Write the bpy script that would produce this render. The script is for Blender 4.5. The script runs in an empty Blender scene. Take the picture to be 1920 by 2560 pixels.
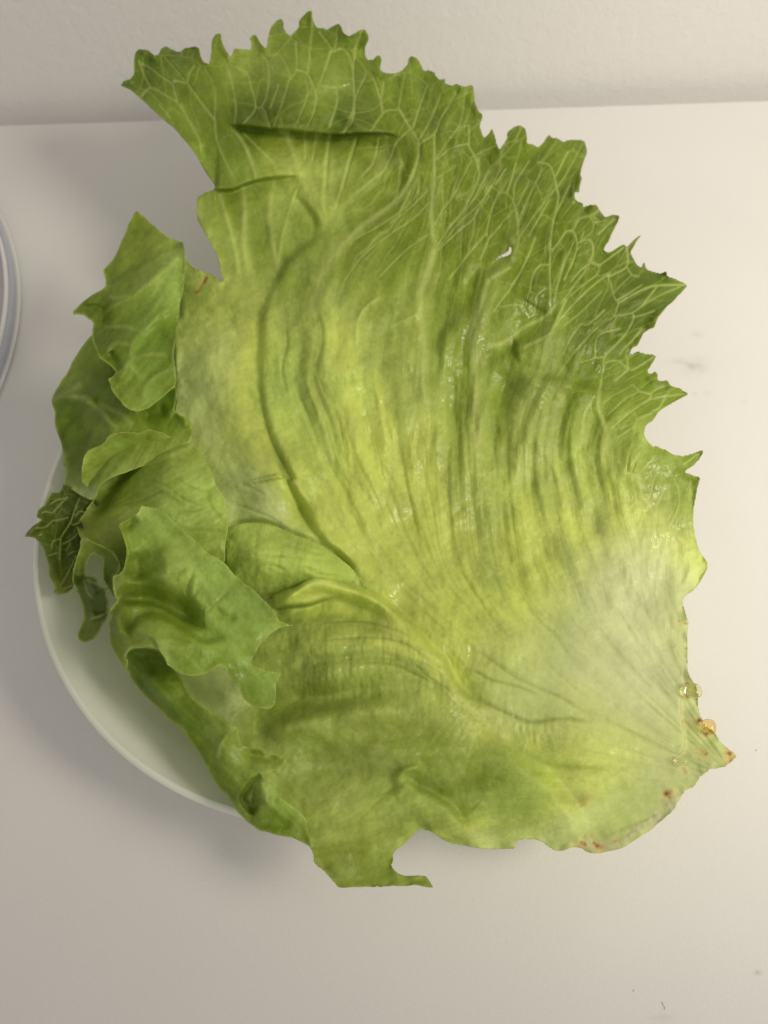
import bpy, math
import numpy as np

# ---------------------------------------------------------------- camera, light
S = bpy.context.scene
W0, H0, F0 = 1920.0, 2560.0, 1923.0          # photograph size and focal length in its pixels
CAMH, PITCH = 0.38, math.radians(65.0)
cd = bpy.data.cameras.new('camera')
cam = bpy.data.objects.new('camera', cd)
S.collection.objects.link(cam)
cam.location = (0, 0, CAMH)
cam.rotation_euler = (math.radians(90) - PITCH, 0, 0)
cd.sensor_fit = 'VERTICAL'
cd.sensor_height = 24.0
cd.sensor_width = 18.0
cd.lens = 24.0 * F0 / H0
cd.clip_start = 0.01
cd.clip_end = 20
cd.dof.use_dof = True
cd.dof.focus_distance = 0.318
cd.dof.aperture_fstop = 6.5
S.camera = cam

w = bpy.data.worlds.new('World')
S.world = w
w.use_nodes = True
w.node_tree.nodes['Background'].inputs[0].default_value = (0.98, 0.93, 0.87, 1)
w.node_tree.nodes['Background'].inputs[1].default_value = 0.46

def spot(name, loc, target, radius, energy, color, cone, blend):
    from mathutils import Vector
    ld = bpy.data.lights.new(name, 'SPOT')
    ld.shadow_soft_size = radius; ld.energy = energy; ld.color = color
    ld.spot_size = math.radians(cone); ld.spot_blend = blend
    o = bpy.data.objects.new(name, ld); S.collection.objects.link(o)
    o.location = loc
    o.rotation_euler = (Vector(target) - Vector(loc)).to_track_quat('-Z', 'Y').to_euler()
    return o
spot('kitchen_lamp', (0.58, 0.0, 0.66), (0.19, 0.33, 0.0), 0.14, 21.5, (1.0, 0.92, 0.78), 80, 1.0)

S.view_settings.view_transform = 'Standard'
S.view_settings.look = 'None'
S.view_settings.gamma = 1
S.view_settings.exposure = 0
S.cycles.max_bounces = 10
S.cycles.transparent_max_bounces = 12

# ---------------------------------------------------------------- helpers
C = S.collection
FWD = np.array([0, math.cos(PITCH), -math.sin(PITCH)])
UP = np.array([0, math.sin(PITCH), math.cos(PITCH)])
RT = np.array([1.0, 0, 0])

def unproject(x, y, z):
    """world point at height z that the photograph shows at pixel x, y"""
    x = np.asarray(x, float); y = np.asarray(y, float); z = np.asarray(z, float)
    d = FWD + RT * ((x - W0 / 2) / F0)[..., None] + UP * ((H0 / 2 - y) / F0)[..., None]
    t = (z - CAMH) / d[..., 2]
    return d * t[..., None] + np.array([0, 0, CAMH])

def K(x0, y0, size, pts):
    s = size / 1659.0
    return [(x0 + a * s, y0 + b * s) for a, b in pts]
def k1(p): return K(200, 0, 700, p)
def k2(p): return K(800, 0, 700, p)
def k3(p): return K(1200, 400, 700, p)
def k4(p): return K(1200, 1000, 700, p)
def k6(p): return K(0, 1050, 700, p)
def k8(p): return K(1000, 1600, 900, p)
def k9(p): return K(600, 500, 700, p)
def k10(p): return K(500, 1100, 700, p)
def k11(p): return K(900, 1400, 700, p)
def l1(p): return K(100, 500, 500, p)
def l2(p): return K(100, 950, 500, p)
def l3(p): return K(50, 1200, 400, p)
def l4(p): return K(250, 1250, 500, p)
def l5(p): return K(250, 1500, 500, p)
def l6(p): return K(550, 1750, 550, p)
def m1(p): return K(1600, 1650, 300, p)
def m2(p): return K(1400, 1900, 400, p)

def hash2(ix, iy, seed):
    h = (ix.astype(np.int64) * 374761393 + iy.astype(np.int64) * 668265263 + seed * 2147483647) & 0xFFFFFFFF
    h = ((h ^ (h >> 13)) * 1274126177) & 0xFFFFFFFF
    h = h ^ (h >> 16)
    return (h & 0xFFFF) / 65535.0
def vnoise(x, y, seed=0):
    ix = np.floor(x); iy = np.floor(y)
    fx = x - ix; fy = y - iy
    fx = fx * fx * fx * (fx * (fx * 6 - 15) + 10); fy = fy * fy * fy * (fy * (fy * 6 - 15) + 10)
    a = hash2(ix, iy, seed); b = hash2(ix + 1, iy, seed)
    c = hash2(ix, iy + 1, seed); d = hash2(ix + 1, iy + 1, seed)
    return (a * (1 - fx) + b * fx) * (1 - fy) + (c * (1 - fx) + d * fx) * fy * 1.0
def fbm(x, y, seed=0, o=3):
    r = 0; a = 1.0; t = 0
    for i in range(o):
        r = r + a * (vnoise(x, y, seed + i * 17) - 0.5); t += a
        x = x * 2.03 + 5.1; y = y * 2.03 + 2.7; a *= 0.5
    return 2 * r / t                      # about -1..1

def tps(pts, vals, X, Y, smooth=0.0):
    """thin plate spline, evaluated coarsely and enlarged"""
    P = np.array(pts, float) / 1000.0; V = np.array(vals, float)
    if V.ndim == 1: V = V[:, None]
    n = len(P)
    def U(r2): return 0.5 * r2 * np.log(r2 + 1e-12)
    d2 = ((P[:, None] - P[None]) ** 2).sum(-1)
    A = np.zeros((n + 3, n + 3)); A[:n, :n] = U(d2) + smooth * np.eye(n)
    A[:n, n] = 1; A[:n, n + 1:] = P; A[n, :n] = 1; A[n + 1:, :n] = P.T
    B = np.zeros((n + 3, V.shape[1])); B[:n] = V
    w_ = np.linalg.solve(A, B)
    xs = X[0] / 1000.0; ys = Y[:, 0] / 1000.0
    cx = np.linspace(xs[0], xs[-1], max(8, len(xs) // 6)); cy = np.linspace(ys[0], ys[-1], max(8, len(ys) // 6))
    gx, gy = np.meshgrid(cx, cy)
    q = np.stack([gx.ravel(), gy.ravel()], 1)
    r2 = ((q[:, None] - P[None]) ** 2).sum(-1)
    R = U(r2) @ w_[:n] + w_[n] + q @ w_[n + 1:]
    R = R.reshape(len(cy), len(cx), -1)
    fx = (xs - cx[0]) / (cx[1] - cx[0]); fy = (ys - cy[0]) / (cy[1] - cy[0])
    i = np.clip(fx.astype(int), 0, len(cx) - 2); j = np.clip(fy.astype(int), 0, len(cy) - 2)
    fx = np.clip(fx - i, 0, 1)[None, :, None]; fy = np.clip(fy - j, 0, 1)[:, None, None]
    R = (R[j][:, i] * (1 - fx) + R[j][:, i + 1] * fx) * (1 - fy) + (R[j + 1][:, i] * (1 - fx) + R[j + 1][:, i + 1] * fx) * fy
    return R[..., 0] if R.shape[2] == 1 else R

def smooth_line(pts, n=6):
    P = np.array(pts, float)
    if len(P) < 3: return P
    P2 = np.vstack([2 * P[0] - P[1], P, 2 * P[-1] - P[-2]])
    out = []
    for i in range(1, len(P2) - 2):
        p0, p1, p2, p3 = P2[i - 1:i + 3]
        for k in range(n):
            t = k / n
            out.append(0.5 * ((2 * p1) + (p2 - p0) * t + (2 * p0 - 5 * p1 + 4 * p2 - p3) * t * t + (3 * p1 - p0 - 3 * p2 + p3) * t ** 3))
    out.append(P[-1])
    return np.array(out)

def line_dist(pts, X, Y, reach, n=5):
    """distance, side (+ = left of travel on the picture, i.e. counter-clockwise side with y down) and 0..1 position"""
    P = smooth_line(pts, n)
    L = np.r_[0, np.cumsum(np.hypot(*(P[1:] - P[:-1]).T))]
    D = np.full(X.shape, 1e9); SG = np.ones(X.shape); T = np.zeros(X.shape)
    x0, y0 = X[0, 0], Y[0, 0]; s = X[0, 1] - X[0, 0]
    for a, b, la, lb in zip(P[:-1], P[1:], L[:-1], L[1:]):
        i0 = int(max(0, (min(a[0], b[0]) - reach - x0) / s)); i1 = int(max(0, (max(a[0], b[0]) + reach - x0) / s + 2))
        j0 = int(max(0, (min(a[1], b[1]) - reach - y0) / s)); j1 = int(max(0, (max(a[1], b[1]) + reach - y0) / s + 2))
        xs = X[j0:j1, i0:i1]; ys = Y[j0:j1, i0:i1]
        if xs.size == 0: continue
        d = b - a; l2_ = d @ d + 1e-9
        t = np.clip(((xs - a[0]) * d[0] + (ys - a[1]) * d[1]) / l2_, 0, 1)
        qx = xs - a[0] - t * d[0]; qy = ys - a[1] - t * d[1]
        dd = np.hypot(qx, qy)
        sub = D[j0:j1, i0:i1]; m = dd < sub
        sub[m] = dd[m]
        cr = d[0] * qy - d[1] * qx
        SG[j0:j1, i0:i1][m] = np.where(cr[m] < 0, 1, -1)
        T[j0:j1, i0:i1][m] = ((la + t * (lb - la)) / L[-1])[m]
    return D, SG, T

def taper(T, a=0.2, b=0.2):
    r = np.ones(T.shape)
    if a > 0: r = r * np.clip(T / a, 0, 1)
    if b > 0: r = r * np.clip((1 - T) / b, 0, 1)
    return r * r * (3 - 2 * r)

def step(Z, X, Y, pts, h, decay, low=0.0, lowdecay=20, edge=5, ta=0.2, tb=0.2):
    """raise the left-of-travel side by h at the line, fading over decay; sink the other side by low"""
    D, SG, T = line_dist(pts, X, Y, max(decay, lowdecay) * 3.2)
    f = taper(T, ta, tb)
    s = D * SG
    up = 1 / (1 + np.exp(-np.clip(s / edge, -40, 40)))
    Z += f * (h * up * np.exp(-(D / decay) ** 1.5) - low * (1 - up) * np.exp(-(D / lowdecay) ** 1.5))
def ridge(Z, X, Y, pts, h, wd, ta=0.3, tb=0.3):
    D, SG, T = line_dist(pts, X, Y, wd * 3)
    Z += h * np.exp(-(D / wd) ** 2) * taper(T, ta, tb)
def vein(V, X, Y, pts, wd, s=1.0, w2=None, ta=0.0, tb=0.15):
    if w2 is None: w2 = wd
    D, SG, T = line_dist(pts, X, Y, max(wd, w2) * 3)
    ww = wd + (w2 - wd) * T
    np.maximum(V, s * np.exp(-(D / ww) ** 2) * (0.25 + 0.75 * taper(T, ta, tb)), out=V)
def blob(M, X, Y, p, r, s=1.0, ry=None):
    ry = ry or r
    M += s * np.exp(-((X - p[0]) / r) ** 2 - ((Y - p[1]) / ry) ** 2)

def chaikin(P):
    Q = np.roll(P, -1, 0)
    return np.stack([0.82 * P + 0.18 * Q, 0.18 * P + 0.82 * Q], 1).reshape(-1, 2)

class Sheet:
    """a leaf surface: a grid fitted to an outline, with height, colour and thickness at every vertex"""
    def __init__(s, outline, cell, holes=(), rag=1.2, seed=1):
        loops = []
        for lp in [outline] + list(holes):
            P = chaikin(np.array(lp, float))
            # small irregularities of a torn and bitten edge
            seg = np.hypot(*(np.roll(P, -1, 0) - P).T)
            out = []
            for p, q, l in zip(P, np.roll(P, -1, 0), seg):
                k = max(1, int(l / 6))
                for i in range(k): out.append(p + (q - p) * i / k)
            P = np.array(out)
            if lp is outline and rag:
                L = np.arange(len(P)) * 1.0
                P[:, 0] += rag * fbm(P[:, 0] / 14, P[:, 1] / 14, seed, 2)
                P[:, 1] += rag * fbm(P[:, 0] / 14 + 40, P[:, 1] / 14, seed + 3, 2)
            loops.append(P)
        A = loops[0]
        x0, y0 = A.min(0) - 2 * cell; x1, y1 = A.max(0) + 2 * cell
        s.cell = cell
        s.X, s.Y = np.meshgrid(np.arange(x0, x1, cell), np.arange(y0, y1, cell))
        X, Y = s.X, s.Y
        ins = np.zeros(X.shape, bool)
        D = np.full(X.shape, 1e9); NX = X.copy(); NY = Y.copy()
        RE = 26.0
        for P in loops:
            Q = np.roll(P, -1, 0)
            for a, b in zip(P, Q):
                if a[1] != b[1]:
                    lo, hi = (a, b) if a[1] < b[1] else (b, a)
                    j0 = int(math.ceil((lo[1] - y0) / cell)); j1 = int(math.ceil((hi[1] - y0) / cell))
                    for j in range(max(0, j0), min(X.shape[0], j1)):
                        yy = Y[j, 0]
                        xx = lo[0] + (yy - lo[1]) / (hi[1] - lo[1]) * (hi[0] - lo[0])
                        i = int(math.ceil((xx - x0) / cell))
                        ins[j, i:] ^= True
                i0 = int(max(0, (min(a[0], b[0]) - RE - x0) / cell)); i1 = int((max(a[0], b[0]) + RE - x0) / cell + 2)
                j0 = int(max(0, (min(a[1], b[1]) - RE - y0) / cell)); j1 = int((max(a[1], b[1]) + RE - y0) / cell + 2)
                xs = X[j0:j1, i0:i1]; ys = Y[j0:j1, i0:i1]
                d = b - a; t = np.clip(((xs - a[0]) * d[0] + (ys - a[1]) * d[1]) / (d @ d + 1e-9), 0, 1)
                qx = a[0] + t * d[0]; qy = a[1] + t * d[1]
                dd = np.hypot(xs - qx, ys - qy)
                m = dd < D[j0:j1, i0:i1]
                D[j0:j1, i0:i1][m] = dd[m]; NX[j0:j1, i0:i1][m] = qx[m]; NY[j0:j1, i0:i1][m] = qy[m]
        s.ins = ins; s.D = D
        s.edge = np.where(ins, D, 0)              # distance inward from the free edge (up to RE)
        snap = (~ins) | (D < 0.3 * cell)
        snap &= D < 3 * cell
        s.PX = np.where(snap, NX, X); s.PY = np.where(snap, NY, Y)
        s.Z = np.zeros(X.shape)
        s.V = np.zeros(X.shape); s.N = np.zeros(X.shape); s.B = np.zeros(X.shape); s.Wt = np.zeros(X.shape)
        s.fu = X / 200.0; s.fv = Y / 200.0; s.fine = np.zeros(X.shape); s.damp = np.ones(X.shape); s.gain = 1.18; s.keep = True; s.white = np.zeros(X.shape)
        s.col = None
        s.th = np.full(X.shape, 0.0005)
    def build(s, name, mat, parent):
        ins = s.ins
        cellm = ins[:-1, :-1] | ins[1:, :-1] | ins[:-1, 1:] | ins[1:, 1:]
        # a cell with one inside corner only may be far outside: keep when all its corners could be fitted
        near = s.D < 3 * s.cell
        okv = ins | near
        cellm &= okv[:-1, :-1] & okv[1:, :-1] & okv[:-1, 1:] & okv[1:, 1:]
        cnt = ins[:-1, :-1].astype(int) + ins[1:, :-1] + ins[:-1, 1:] + ins[1:, 1:]
        cellm &= cnt >= 1
        idx = np.arange(ins.size).reshape(ins.shape)
        f = np.stack([idx[:-1, :-1][cellm], idx[1:, :-1][cellm], idx[1:, 1:][cellm], idx[:-1, 1:][cellm]], 1)
        used = np.unique(f); remap = np.full(ins.size, -1); remap[used] = np.arange(len(used))
        f = remap[f]
        g = lambda a: a.ravel()[used]
        P = unproject(g(s.PX), g(s.PY), g(s.Z))
        e1 = P[f[:, 1]] - P[f[:, 3]]; e2 = P[f[:, 2]] - P[f[:, 0]]
        nf = np.cross(e2, e1)
        nv = np.zeros(P.shape)
        for k in range(4): 
            for c_ in range(3): nv[:, c_] += np.bincount(f[:, k], nf[:, c_], len(P))
        nv /= np.linalg.norm(nv, axis=1)[:, None] + 1e-12
        if nv[:, 2].mean() < 0:
            nv = -nv
            f = f[:, ::-1]
        # outer side faces up
        th = g(s.th) * np.clip(0.35 + g(s.D) / 20.0, 0.35, 1)
        Pb = P - nv * th[:, None]
        n = len(P)
        E = np.concatenate([f[:, [0, 1]], f[:, [1, 2]], f[:, [2, 3]], f[:, [3, 0]]])
        key = E[:, 0] * n + E[:, 1]; rkey = E[:, 1] * n + E[:, 0]
        be = E[~np.isin(key, rkey)]
        side = np.stack([be[:, 1], be[:, 0], be[:, 0] + n, be[:, 1] + n], 1)
        faces = np.concatenate([f, f[:, ::-1] + n, side])
        verts = np.concatenate([P, Pb])
        me = bpy.data.meshes.new(name)
        me.vertices.add(len(verts)); me.vertices.foreach_set('co', verts.astype(np.float32).ravel())
        me.loops.add(faces.size); me.loops.foreach_set('vertex_index', faces.astype(np.int32).ravel())
        me.polygons.add(len(faces)); me.polygons.foreach_set('loop_start', np.arange(0, faces.size, 4, dtype=np.int32))
        me.polygons.foreach_set('use_smooth', np.ones(len(faces), bool))
        me.update(calc_edges=True)
        me.validate()
        if len(me.vertices) == len(verts):
            a = me.attributes.new('tint', 'FLOAT_COLOR', 'POINT')
            c4 = np.ones((n, 4)); 
            for k in range(3): c4[:, k] = g(s.col[..., k])
            a.data.foreach_set('color', np.concatenate([c4, c4]).astype(np.float32).ravel())
            a = me.attributes.new('flow', 'FLOAT_VECTOR', 'POINT')
            v3 = np.stack([g(s.fu), g(s.fv), g(s.damp)], 1)
            a.data.foreach_set('vector', np.concatenate([v3, v3]).astype(np.float32).ravel())
            a = me.attributes.new('traits', 'FLOAT_VECTOR', 'POINT')   # fine veins, wetness, vein
            v3 = np.stack([g(s.fine), g(s.Wt), g(s.V)], 1)
            a.data.foreach_set('vector', np.concatenate([v3, v3]).astype(np.float32).ravel())
        o = bpy.data.objects.new(name, me)
        C.objects.link(o)
        me.materials.append(mat)
        if parent: o.parent = parent
        return o

def lin(r, g, b): return [((c / 255.0) / 12.92 if c / 255.0 < 0.04045 else ((c / 255.0 + 0.055) / 1.055) ** 2.4) for c in (r, g, b)]

# ---------------------------------------------------------------- materials
def newmat(name):
    m = bpy.data.materials.new(name); m.use_nodes = True
    nt = m.node_tree
    for n in list(nt.nodes): nt.nodes.remove(n)
    return m, nt, nt.nodes, nt.links

def mk(nodes, typ, **kw):
    n = nodes.new(typ)
    for k, v in kw.items(): setattr(n, k, v)
    return n
def mth(nt, op, a, b=None, c=None, clamp=False):
    n = nt.nodes.new('ShaderNodeMath'); n.operation = op; n.use_clamp = clamp
    for i, v in enumerate((a, b, c)):
        if v is None: continue
        if isinstance(v, (int, float)): n.inputs[i].default_value = v
        else: nt.links.new(v, n.inputs[i])
    return n.outputs[0]
def mixc(nt, fac, a, b, mode='MIX'):
    n = nt.nodes.new('ShaderNodeMix'); n.data_type = 'RGBA'; n.blend_type = mode
    for i, v in ((0, fac), (6, a), (7, b)):
        if isinstance(v, (int, float)): n.inputs[i].default_value = v
        elif isinstance(v, tuple): n.inputs[i].default_value = v
        else: nt.links.new(v, n.inputs[i])
    return n.outputs[2]

def leaf_material():
    m, nt, N, L = newmat('lettuce')
    out = mk(N, 'ShaderNodeOutputMaterial')
    tint = mk(N, 'ShaderNodeAttribute', attribute_name='tint')
    flow = mk(N, 'ShaderNodeAttribute', attribute_name='flow')
    tr = mk(N, 'ShaderNodeAttribute', attribute_name='traits')
    sep = mk(N, 'ShaderNodeSeparateXYZ'); L.new(tr.outputs['Vector'], sep.inputs[0])
    fine, wet, vn = sep.outputs
    tc = mk(N, 'ShaderNodeTexCoord')
    # net of small veins, stretched along the way the leaf grows
    wob = mk(N, 'ShaderNodeTexNoise'); wob.inputs['Scale'].default_value = 3.0; wob.inputs['Detail'].default_value = 3
    L.new(flow.outputs['Vector'], wob.inputs['Vector'])
    fs = mk(N, 'ShaderNodeSeparateXYZ'); L.new(flow.outputs['Vector'], fs.inputs[0]); damp = fs.outputs[2]
    add = mk(N, 'ShaderNodeVectorMath', operation='MULTIPLY_ADD')
    L.new(wob.outputs['Color'], add.inputs[0]); add.inputs[1].default_value = (0.16, 0.16, 0)
    L.new(flow.outputs['Vector'], add.inputs[2])
    def net(scale, width):
        v = mk(N, 'ShaderNodeTexVoronoi', feature='DISTANCE_TO_EDGE', voronoi_dimensions='2D')
        v.inputs['Scale'].default_value = scale
        L.new(add.outputs[0], v.inputs['Vector'])
        r = mk(N, 'ShaderNodeMapRange'); r.inputs['From Min'].default_value = 0; r.inputs['From Max'].default_value = width
        r.inputs['To Min'].default_value = 1; r.inputs['To Max'].default_value = 0; r.interpolation_type = 'SMOOTHSTEP'
        L.new(v.outputs['Distance'], r.inputs['Value'])
        return r.outputs[0]
    n1 = net(2.6, 0.04); n2 = net(6.5, 0.10)
    nv = mth(nt, 'MAXIMUM', mth(nt, 'MULTIPLY', n1, 0.34), mth(nt, 'MULTIPLY', n2, 0.16))
    nv = mth(nt, 'MULTIPLY', nv, fine, clamp=True)
    # speckle of cells
    cell = mk(N, 'ShaderNodeTexNoise'); cell.inputs['Scale'].default_value = 420; cell.inputs['Detail'].default_value = 3
    L.new(tc.outputs['Object'], cell.inputs['Vector'])
    blot = mk(N, 'ShaderNodeTexNoise'); blot.inputs['Scale'].default_value = 60; blot.inputs['Detail'].default_value = 4
    L.new(tc.outputs['Object'], blot.inputs['Vector'])
    c = mixc(nt, nv, tint.outputs['Color'], (0.62, 0.70, 0.17, 1))
    sp = mth(nt, 'ADD', mth(nt, 'MULTIPLY', cell.outputs[0], 0.22), mth(nt, 'MULTIPLY', blot.outputs[0], 0.50))
    sp = mth(nt, 'ADD', sp, 0.64)
    vv = mk(N, 'ShaderNodeVectorMath', operation='SCALE'); L.new(c, vv.inputs[0]); L.new(sp, vv.inputs['Scale'])
    col = vv.outputs[0]
    # relief: veins stand a little, long blisters between them
    st = mk(N, 'ShaderNodeMapping'); st.inputs['Scale'].default_value = (9, 3, 0)
    L.new(flow.outputs['Vector'], st.inputs['Vector'])
    rn = mk(N, 'ShaderNodeTexNoise'); rn.inputs['Scale'].default_value = 1; rn.inputs['Detail'].default_value = 4; rn.inputs['Roughness'].default_value = 0.6
    L.new(st.outputs[0], rn.inputs['Vector'])
    cr = mk(N, 'ShaderNodeTexNoise'); cr.inputs['Scale'].default_value = 190; cr.inputs['Detail'].default_value = 3
    L.new(tc.outputs['Object'], cr.inputs['Vector'])
    hsum = mth(nt, 'ADD', mth(nt, 'MULTIPLY', mth(nt, 'MULTIPLY', rn.outputs[0], damp), 0.7), mth(nt, 'MULTIPLY', cr.outputs[0], 0.8))
    hsum = mth(nt, 'ADD', hsum, mth(nt, 'MULTIPLY', nv, 0.6))
    bp = mk(N, 'ShaderNodeBump'); bp.inputs['Strength'].default_value = 0.55; bp.inputs['Distance'].default_value = 0.0013
    L.new(hsum, bp.inputs['Height'])
    pr = mk(N, 'ShaderNodeBsdfPrincipled')
    L.new(col, pr.inputs['Base Color']); L.new(bp.outputs[0], pr.inputs['Normal'])
    rg = mth(nt, 'SUBTRACT', 0.52, mth(nt, 'MULTIPLY', wet, 0.36))
    L.new(rg, pr.inputs['Roughness'])
    pr.inputs['Specular IOR Level'].default_value = 0.42
    gm = mk(N, 'ShaderNodeGamma'); gm.inputs['Gamma'].default_value = 0.72; L.new(col, gm.inputs['Color'])
    wn = mk(N, 'ShaderNodeTexNoise'); wn.inputs['Scale'].default_value = 38; wn.inputs['Detail'].default_value = 2
    L.new(tc.outputs['Object'], wn.inputs['Vector'])
    wr_ = mk(N, 'ShaderNodeMapRange'); wr_.inputs['From Min'].default_value = .54; wr_.inputs['From Max'].default_value = .66
    L.new(wn.outputs[0], wr_.inputs['Value'])
    L.new(mth(nt, 'MULTIPLY', wr_.outputs[0], 0.5), pr.inputs['Coat Weight']); pr.inputs['Coat Roughness'].default_value = .10
    L.new(bp.outputs[0], pr.inputs['Coat Normal'])
    tl = mk(N, 'ShaderNodeBsdfTranslucent'); L.new(gm.outputs[0], tl.inputs['Color']); L.new(bp.outputs[0], tl.inputs['Normal'])
    mx = mk(N, 'ShaderNodeMixShader'); mx.inputs[0].default_value = 0.42
    L.new(pr.outputs[0], mx.inputs[1]); L.new(tl.outputs[0], mx.inputs[2])
    L.new(mx.outputs[0], out.inputs['Surface'])
    return m
M_LEAF = leaf_material()

def simple(name, color, rough=0.5, bump=None, bscale=50, bdist=0.001, mottle=0.0, mscale=8, spec=0.5, trans=0.0, ior=1.45):
    m, nt, N, L = newmat(name)
    out = mk(N, 'ShaderNodeOutputMaterial'); pr = mk(N, 'ShaderNodeBsdfPrincipled')
    L.new(pr.outputs[0], out.inputs['Surface'])
    pr.inputs['Base Color'].default_value = (*color, 1); pr.inputs['Roughness'].default_value = rough
    pr.inputs['Specular IOR Level'].default_value = spec
    pr.inputs['Transmission Weight'].default_value = trans; pr.inputs['IOR'].default_value = ior
    tc = mk(N, 'ShaderNodeTexCoord')
    if mottle:
        n = mk(N, 'ShaderNodeTexNoise'); n.inputs['Scale'].default_value = mscale; n.inputs['Detail'].default_value = 6
        L.new(tc.outputs['Object'], n.inputs['Vector'])
        f = mth(nt, 'MULTIPLY_ADD', n.outputs[0], 2 * mottle, 1 - mottle)
        v = mk(N, 'ShaderNodeVectorMath', operation='SCALE'); v.inputs[0].default_value = color; L.new(f, v.inputs['Scale'])
        L.new(v.outputs[0], pr.inputs['Base Color'])
    if bump:
        n = mk(N, 'ShaderNodeTexNoise'); n.inputs['Scale'].default_value = bscale; n.inputs['Detail'].default_value = 5
        L.new(tc.outputs['Object'], n.inputs['Vector'])
        b = mk(N, 'ShaderNodeBump'); b.inputs['Strength'].default_value = bump; b.inputs['Distance'].default_value = bdist
        L.new(n.outputs[0], b.inputs['Height']); L.new(b.outputs[0], pr.inputs['Normal'])
    return m

def table_material(stains):
    m, nt, N, L = newmat('white_tabletop')
    out = mk(N, 'ShaderNodeOutputMaterial'); pr = mk(N, 'ShaderNodeBsdfPrincipled')
    L.new(pr.outputs[0], out.inputs['Surface'])
    tc = mk(N, 'ShaderNodeTexCoord')
    n = mk(N, 'ShaderNodeTexNoise'); n.inputs['Scale'].default_value = 14; n.inputs['Detail'].default_value = 8
    L.new(tc.outputs['Object'], n.inputs['Vector'])
    n2 = mk(N, 'ShaderNodeTexNoise'); n2.inputs['Scale'].default_value = 900; n2.inputs['Detail'].default_value = 3
    L.new(tc.outputs['Object'], n2.inputs['Vector'])
    f = mth(nt, 'ADD', mth(nt, 'MULTIPLY_ADD', n.outputs[0], 0.07, 0.935), mth(nt, 'MULTIPLY', n2.outputs[0], 0.06))
    tot = None
    for (p, rx, ry, s_) in stains:
        mp = mk(N, 'ShaderNodeMapping'); mp.vector_type = 'TEXTURE'
        mp.inputs['Location'].default_value = (p[0], p[1], p[2]); mp.inputs['Scale'].default_value = (rx, ry, 1)
        L.new(tc.outputs['Object'], mp.inputs['Vector'])
        ln = mk(N, 'ShaderNodeVectorMath', operation='LENGTH'); L.new(mp.outputs[0], ln.inputs[0])
        g = mth(nt, 'SUBTRACT', 1.0, ln.outputs['Value'], clamp=True)
        g = mth(nt, 'MULTIPLY', mth(nt, 'MULTIPLY', g, g), s_)
        tot = g if tot is None else mth(nt, 'ADD', tot, g)
    sn = mk(N, 'ShaderNodeTexNoise'); sn.inputs['Scale'].default_value = 130; sn.inputs['Detail'].default_value = 4
    L.new(tc.outputs['Object'], sn.inputs['Vector'])
    tot = mth(nt, 'MULTIPLY', mth(nt, 'MULTIPLY', tot, 0.6), mth(nt, 'POWER', mth(nt, 'MULTIPLY', sn.outputs[0], 1.8), 2.5), clamp=True)
    f = mth(nt, 'SUBTRACT', f, tot)
    v = mk(N, 'ShaderNodeVectorMath', operation='SCALE'); v.inputs[0].default_value = (0.78, 0.765, 0.74); L.new(f, v.inputs['Scale'])
    L.new(v.outputs[0], pr.inputs['Base Color'])
    pr.inputs['Roughness'].default_value = 0.55
    pr.inputs['Specular IOR Level'].default_value = 0.3
    b = mk(N, 'ShaderNodeBump'); b.inputs['Strength'].default_value = 0.25; b.inputs['Distance'].default_value = 0.0004
    L.new(n2.outputs[0], b.inputs['Height']); L.new(b.outputs[0], pr.inputs['Normal'])
    return m

def wall_material():
    m, nt, N, L = newmat('painted_wall')
    out = mk(N, 'ShaderNodeOutputMaterial'); pr = mk(N, 'ShaderNodeBsdfPrincipled')
    L.new(pr.outputs[0], out.inputs['Surface'])
    tc = mk(N, 'ShaderNodeTexCoord')
    a = mk(N, 'ShaderNodeTexNoise'); a.inputs['Scale'].default_value = 110; a.inputs['Detail'].default_value = 5; a.inputs['Roughness'].default_value = 0.62
    a.inputs['Distortion'].default_value = 0.6
    L.new(tc.outputs['Object'], a.inputs['Vector'])
    b0 = mk(N, 'ShaderNodeTexNoise'); b0.inputs['Scale'].default_value = 420; b0.inputs['Detail'].default_value = 3
    L.new(tc.outputs['Object'], b0.inputs['Vector'])
    h = mth(nt, 'ADD', a.outputs[0], mth(nt, 'MULTIPLY', b0.outputs[0], 0.35))
    b = mk(N, 'ShaderNodeBump'); b.inputs['Strength'].default_value = 0.45; b.inputs['Distance'].default_value = 0.0016
    L.new(h, b.inputs['Height']); L.new(b.outputs[0], pr.inputs['Normal'])
    pr.inputs['Base Color'].default_value = (0.79, 0.775, 0.755, 1)
    pr.inputs['Roughness'].default_value = 0.7
    return m

# ---------------------------------------------------------------- the setting: table and wall
def box_mesh(name, corners, mat, kind=None):
    """8 corners: bottom four, top four"""
    me = bpy.data.meshes.new(name)
    me.from_pydata([tuple(c) for c in corners], [], [(0, 3, 2, 1), (4, 5, 6, 7), (0, 1, 5, 4), (1, 2, 6, 5), (2, 3, 7, 6), (3, 0, 4, 7)])
    me.materials.append(mat)
    o = bpy.data.objects.new(name, me); C.objects.link(o)
    if kind: o['kind'] = kind
    return o
wl = unproject(0, 315, 0.0); wr = unproject(1920, 253, 0.0)
wd = (wr - wl) / np.linalg.norm(wr - wl); wn = np.array([-wd[1], wd[0], 0])      # along the wall, away from the camera
c0 = wl - wd * 1.2; c1 = wr + wd * 1.2
near = -wn * 1.3
def up(p, z): return (p[0], p[1], z)
stains = []
for x, y, rx, ry, s_ in ((1735, 915, .022, .012, .30), (1690, 905, .012, .005, .22), (1770, 985, .006, .005, .12), (1738, 985, .003, .003, .35),
                        (1740, 835, .007, .006, .16), (1860, 1005, .003, .003, .2), (1893, 2432, .003, .002, .8), (1655, 2545, .012, .004, .2)):
    stains.append((unproject(x, y, 0.0), rx, ry, s_))
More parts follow.
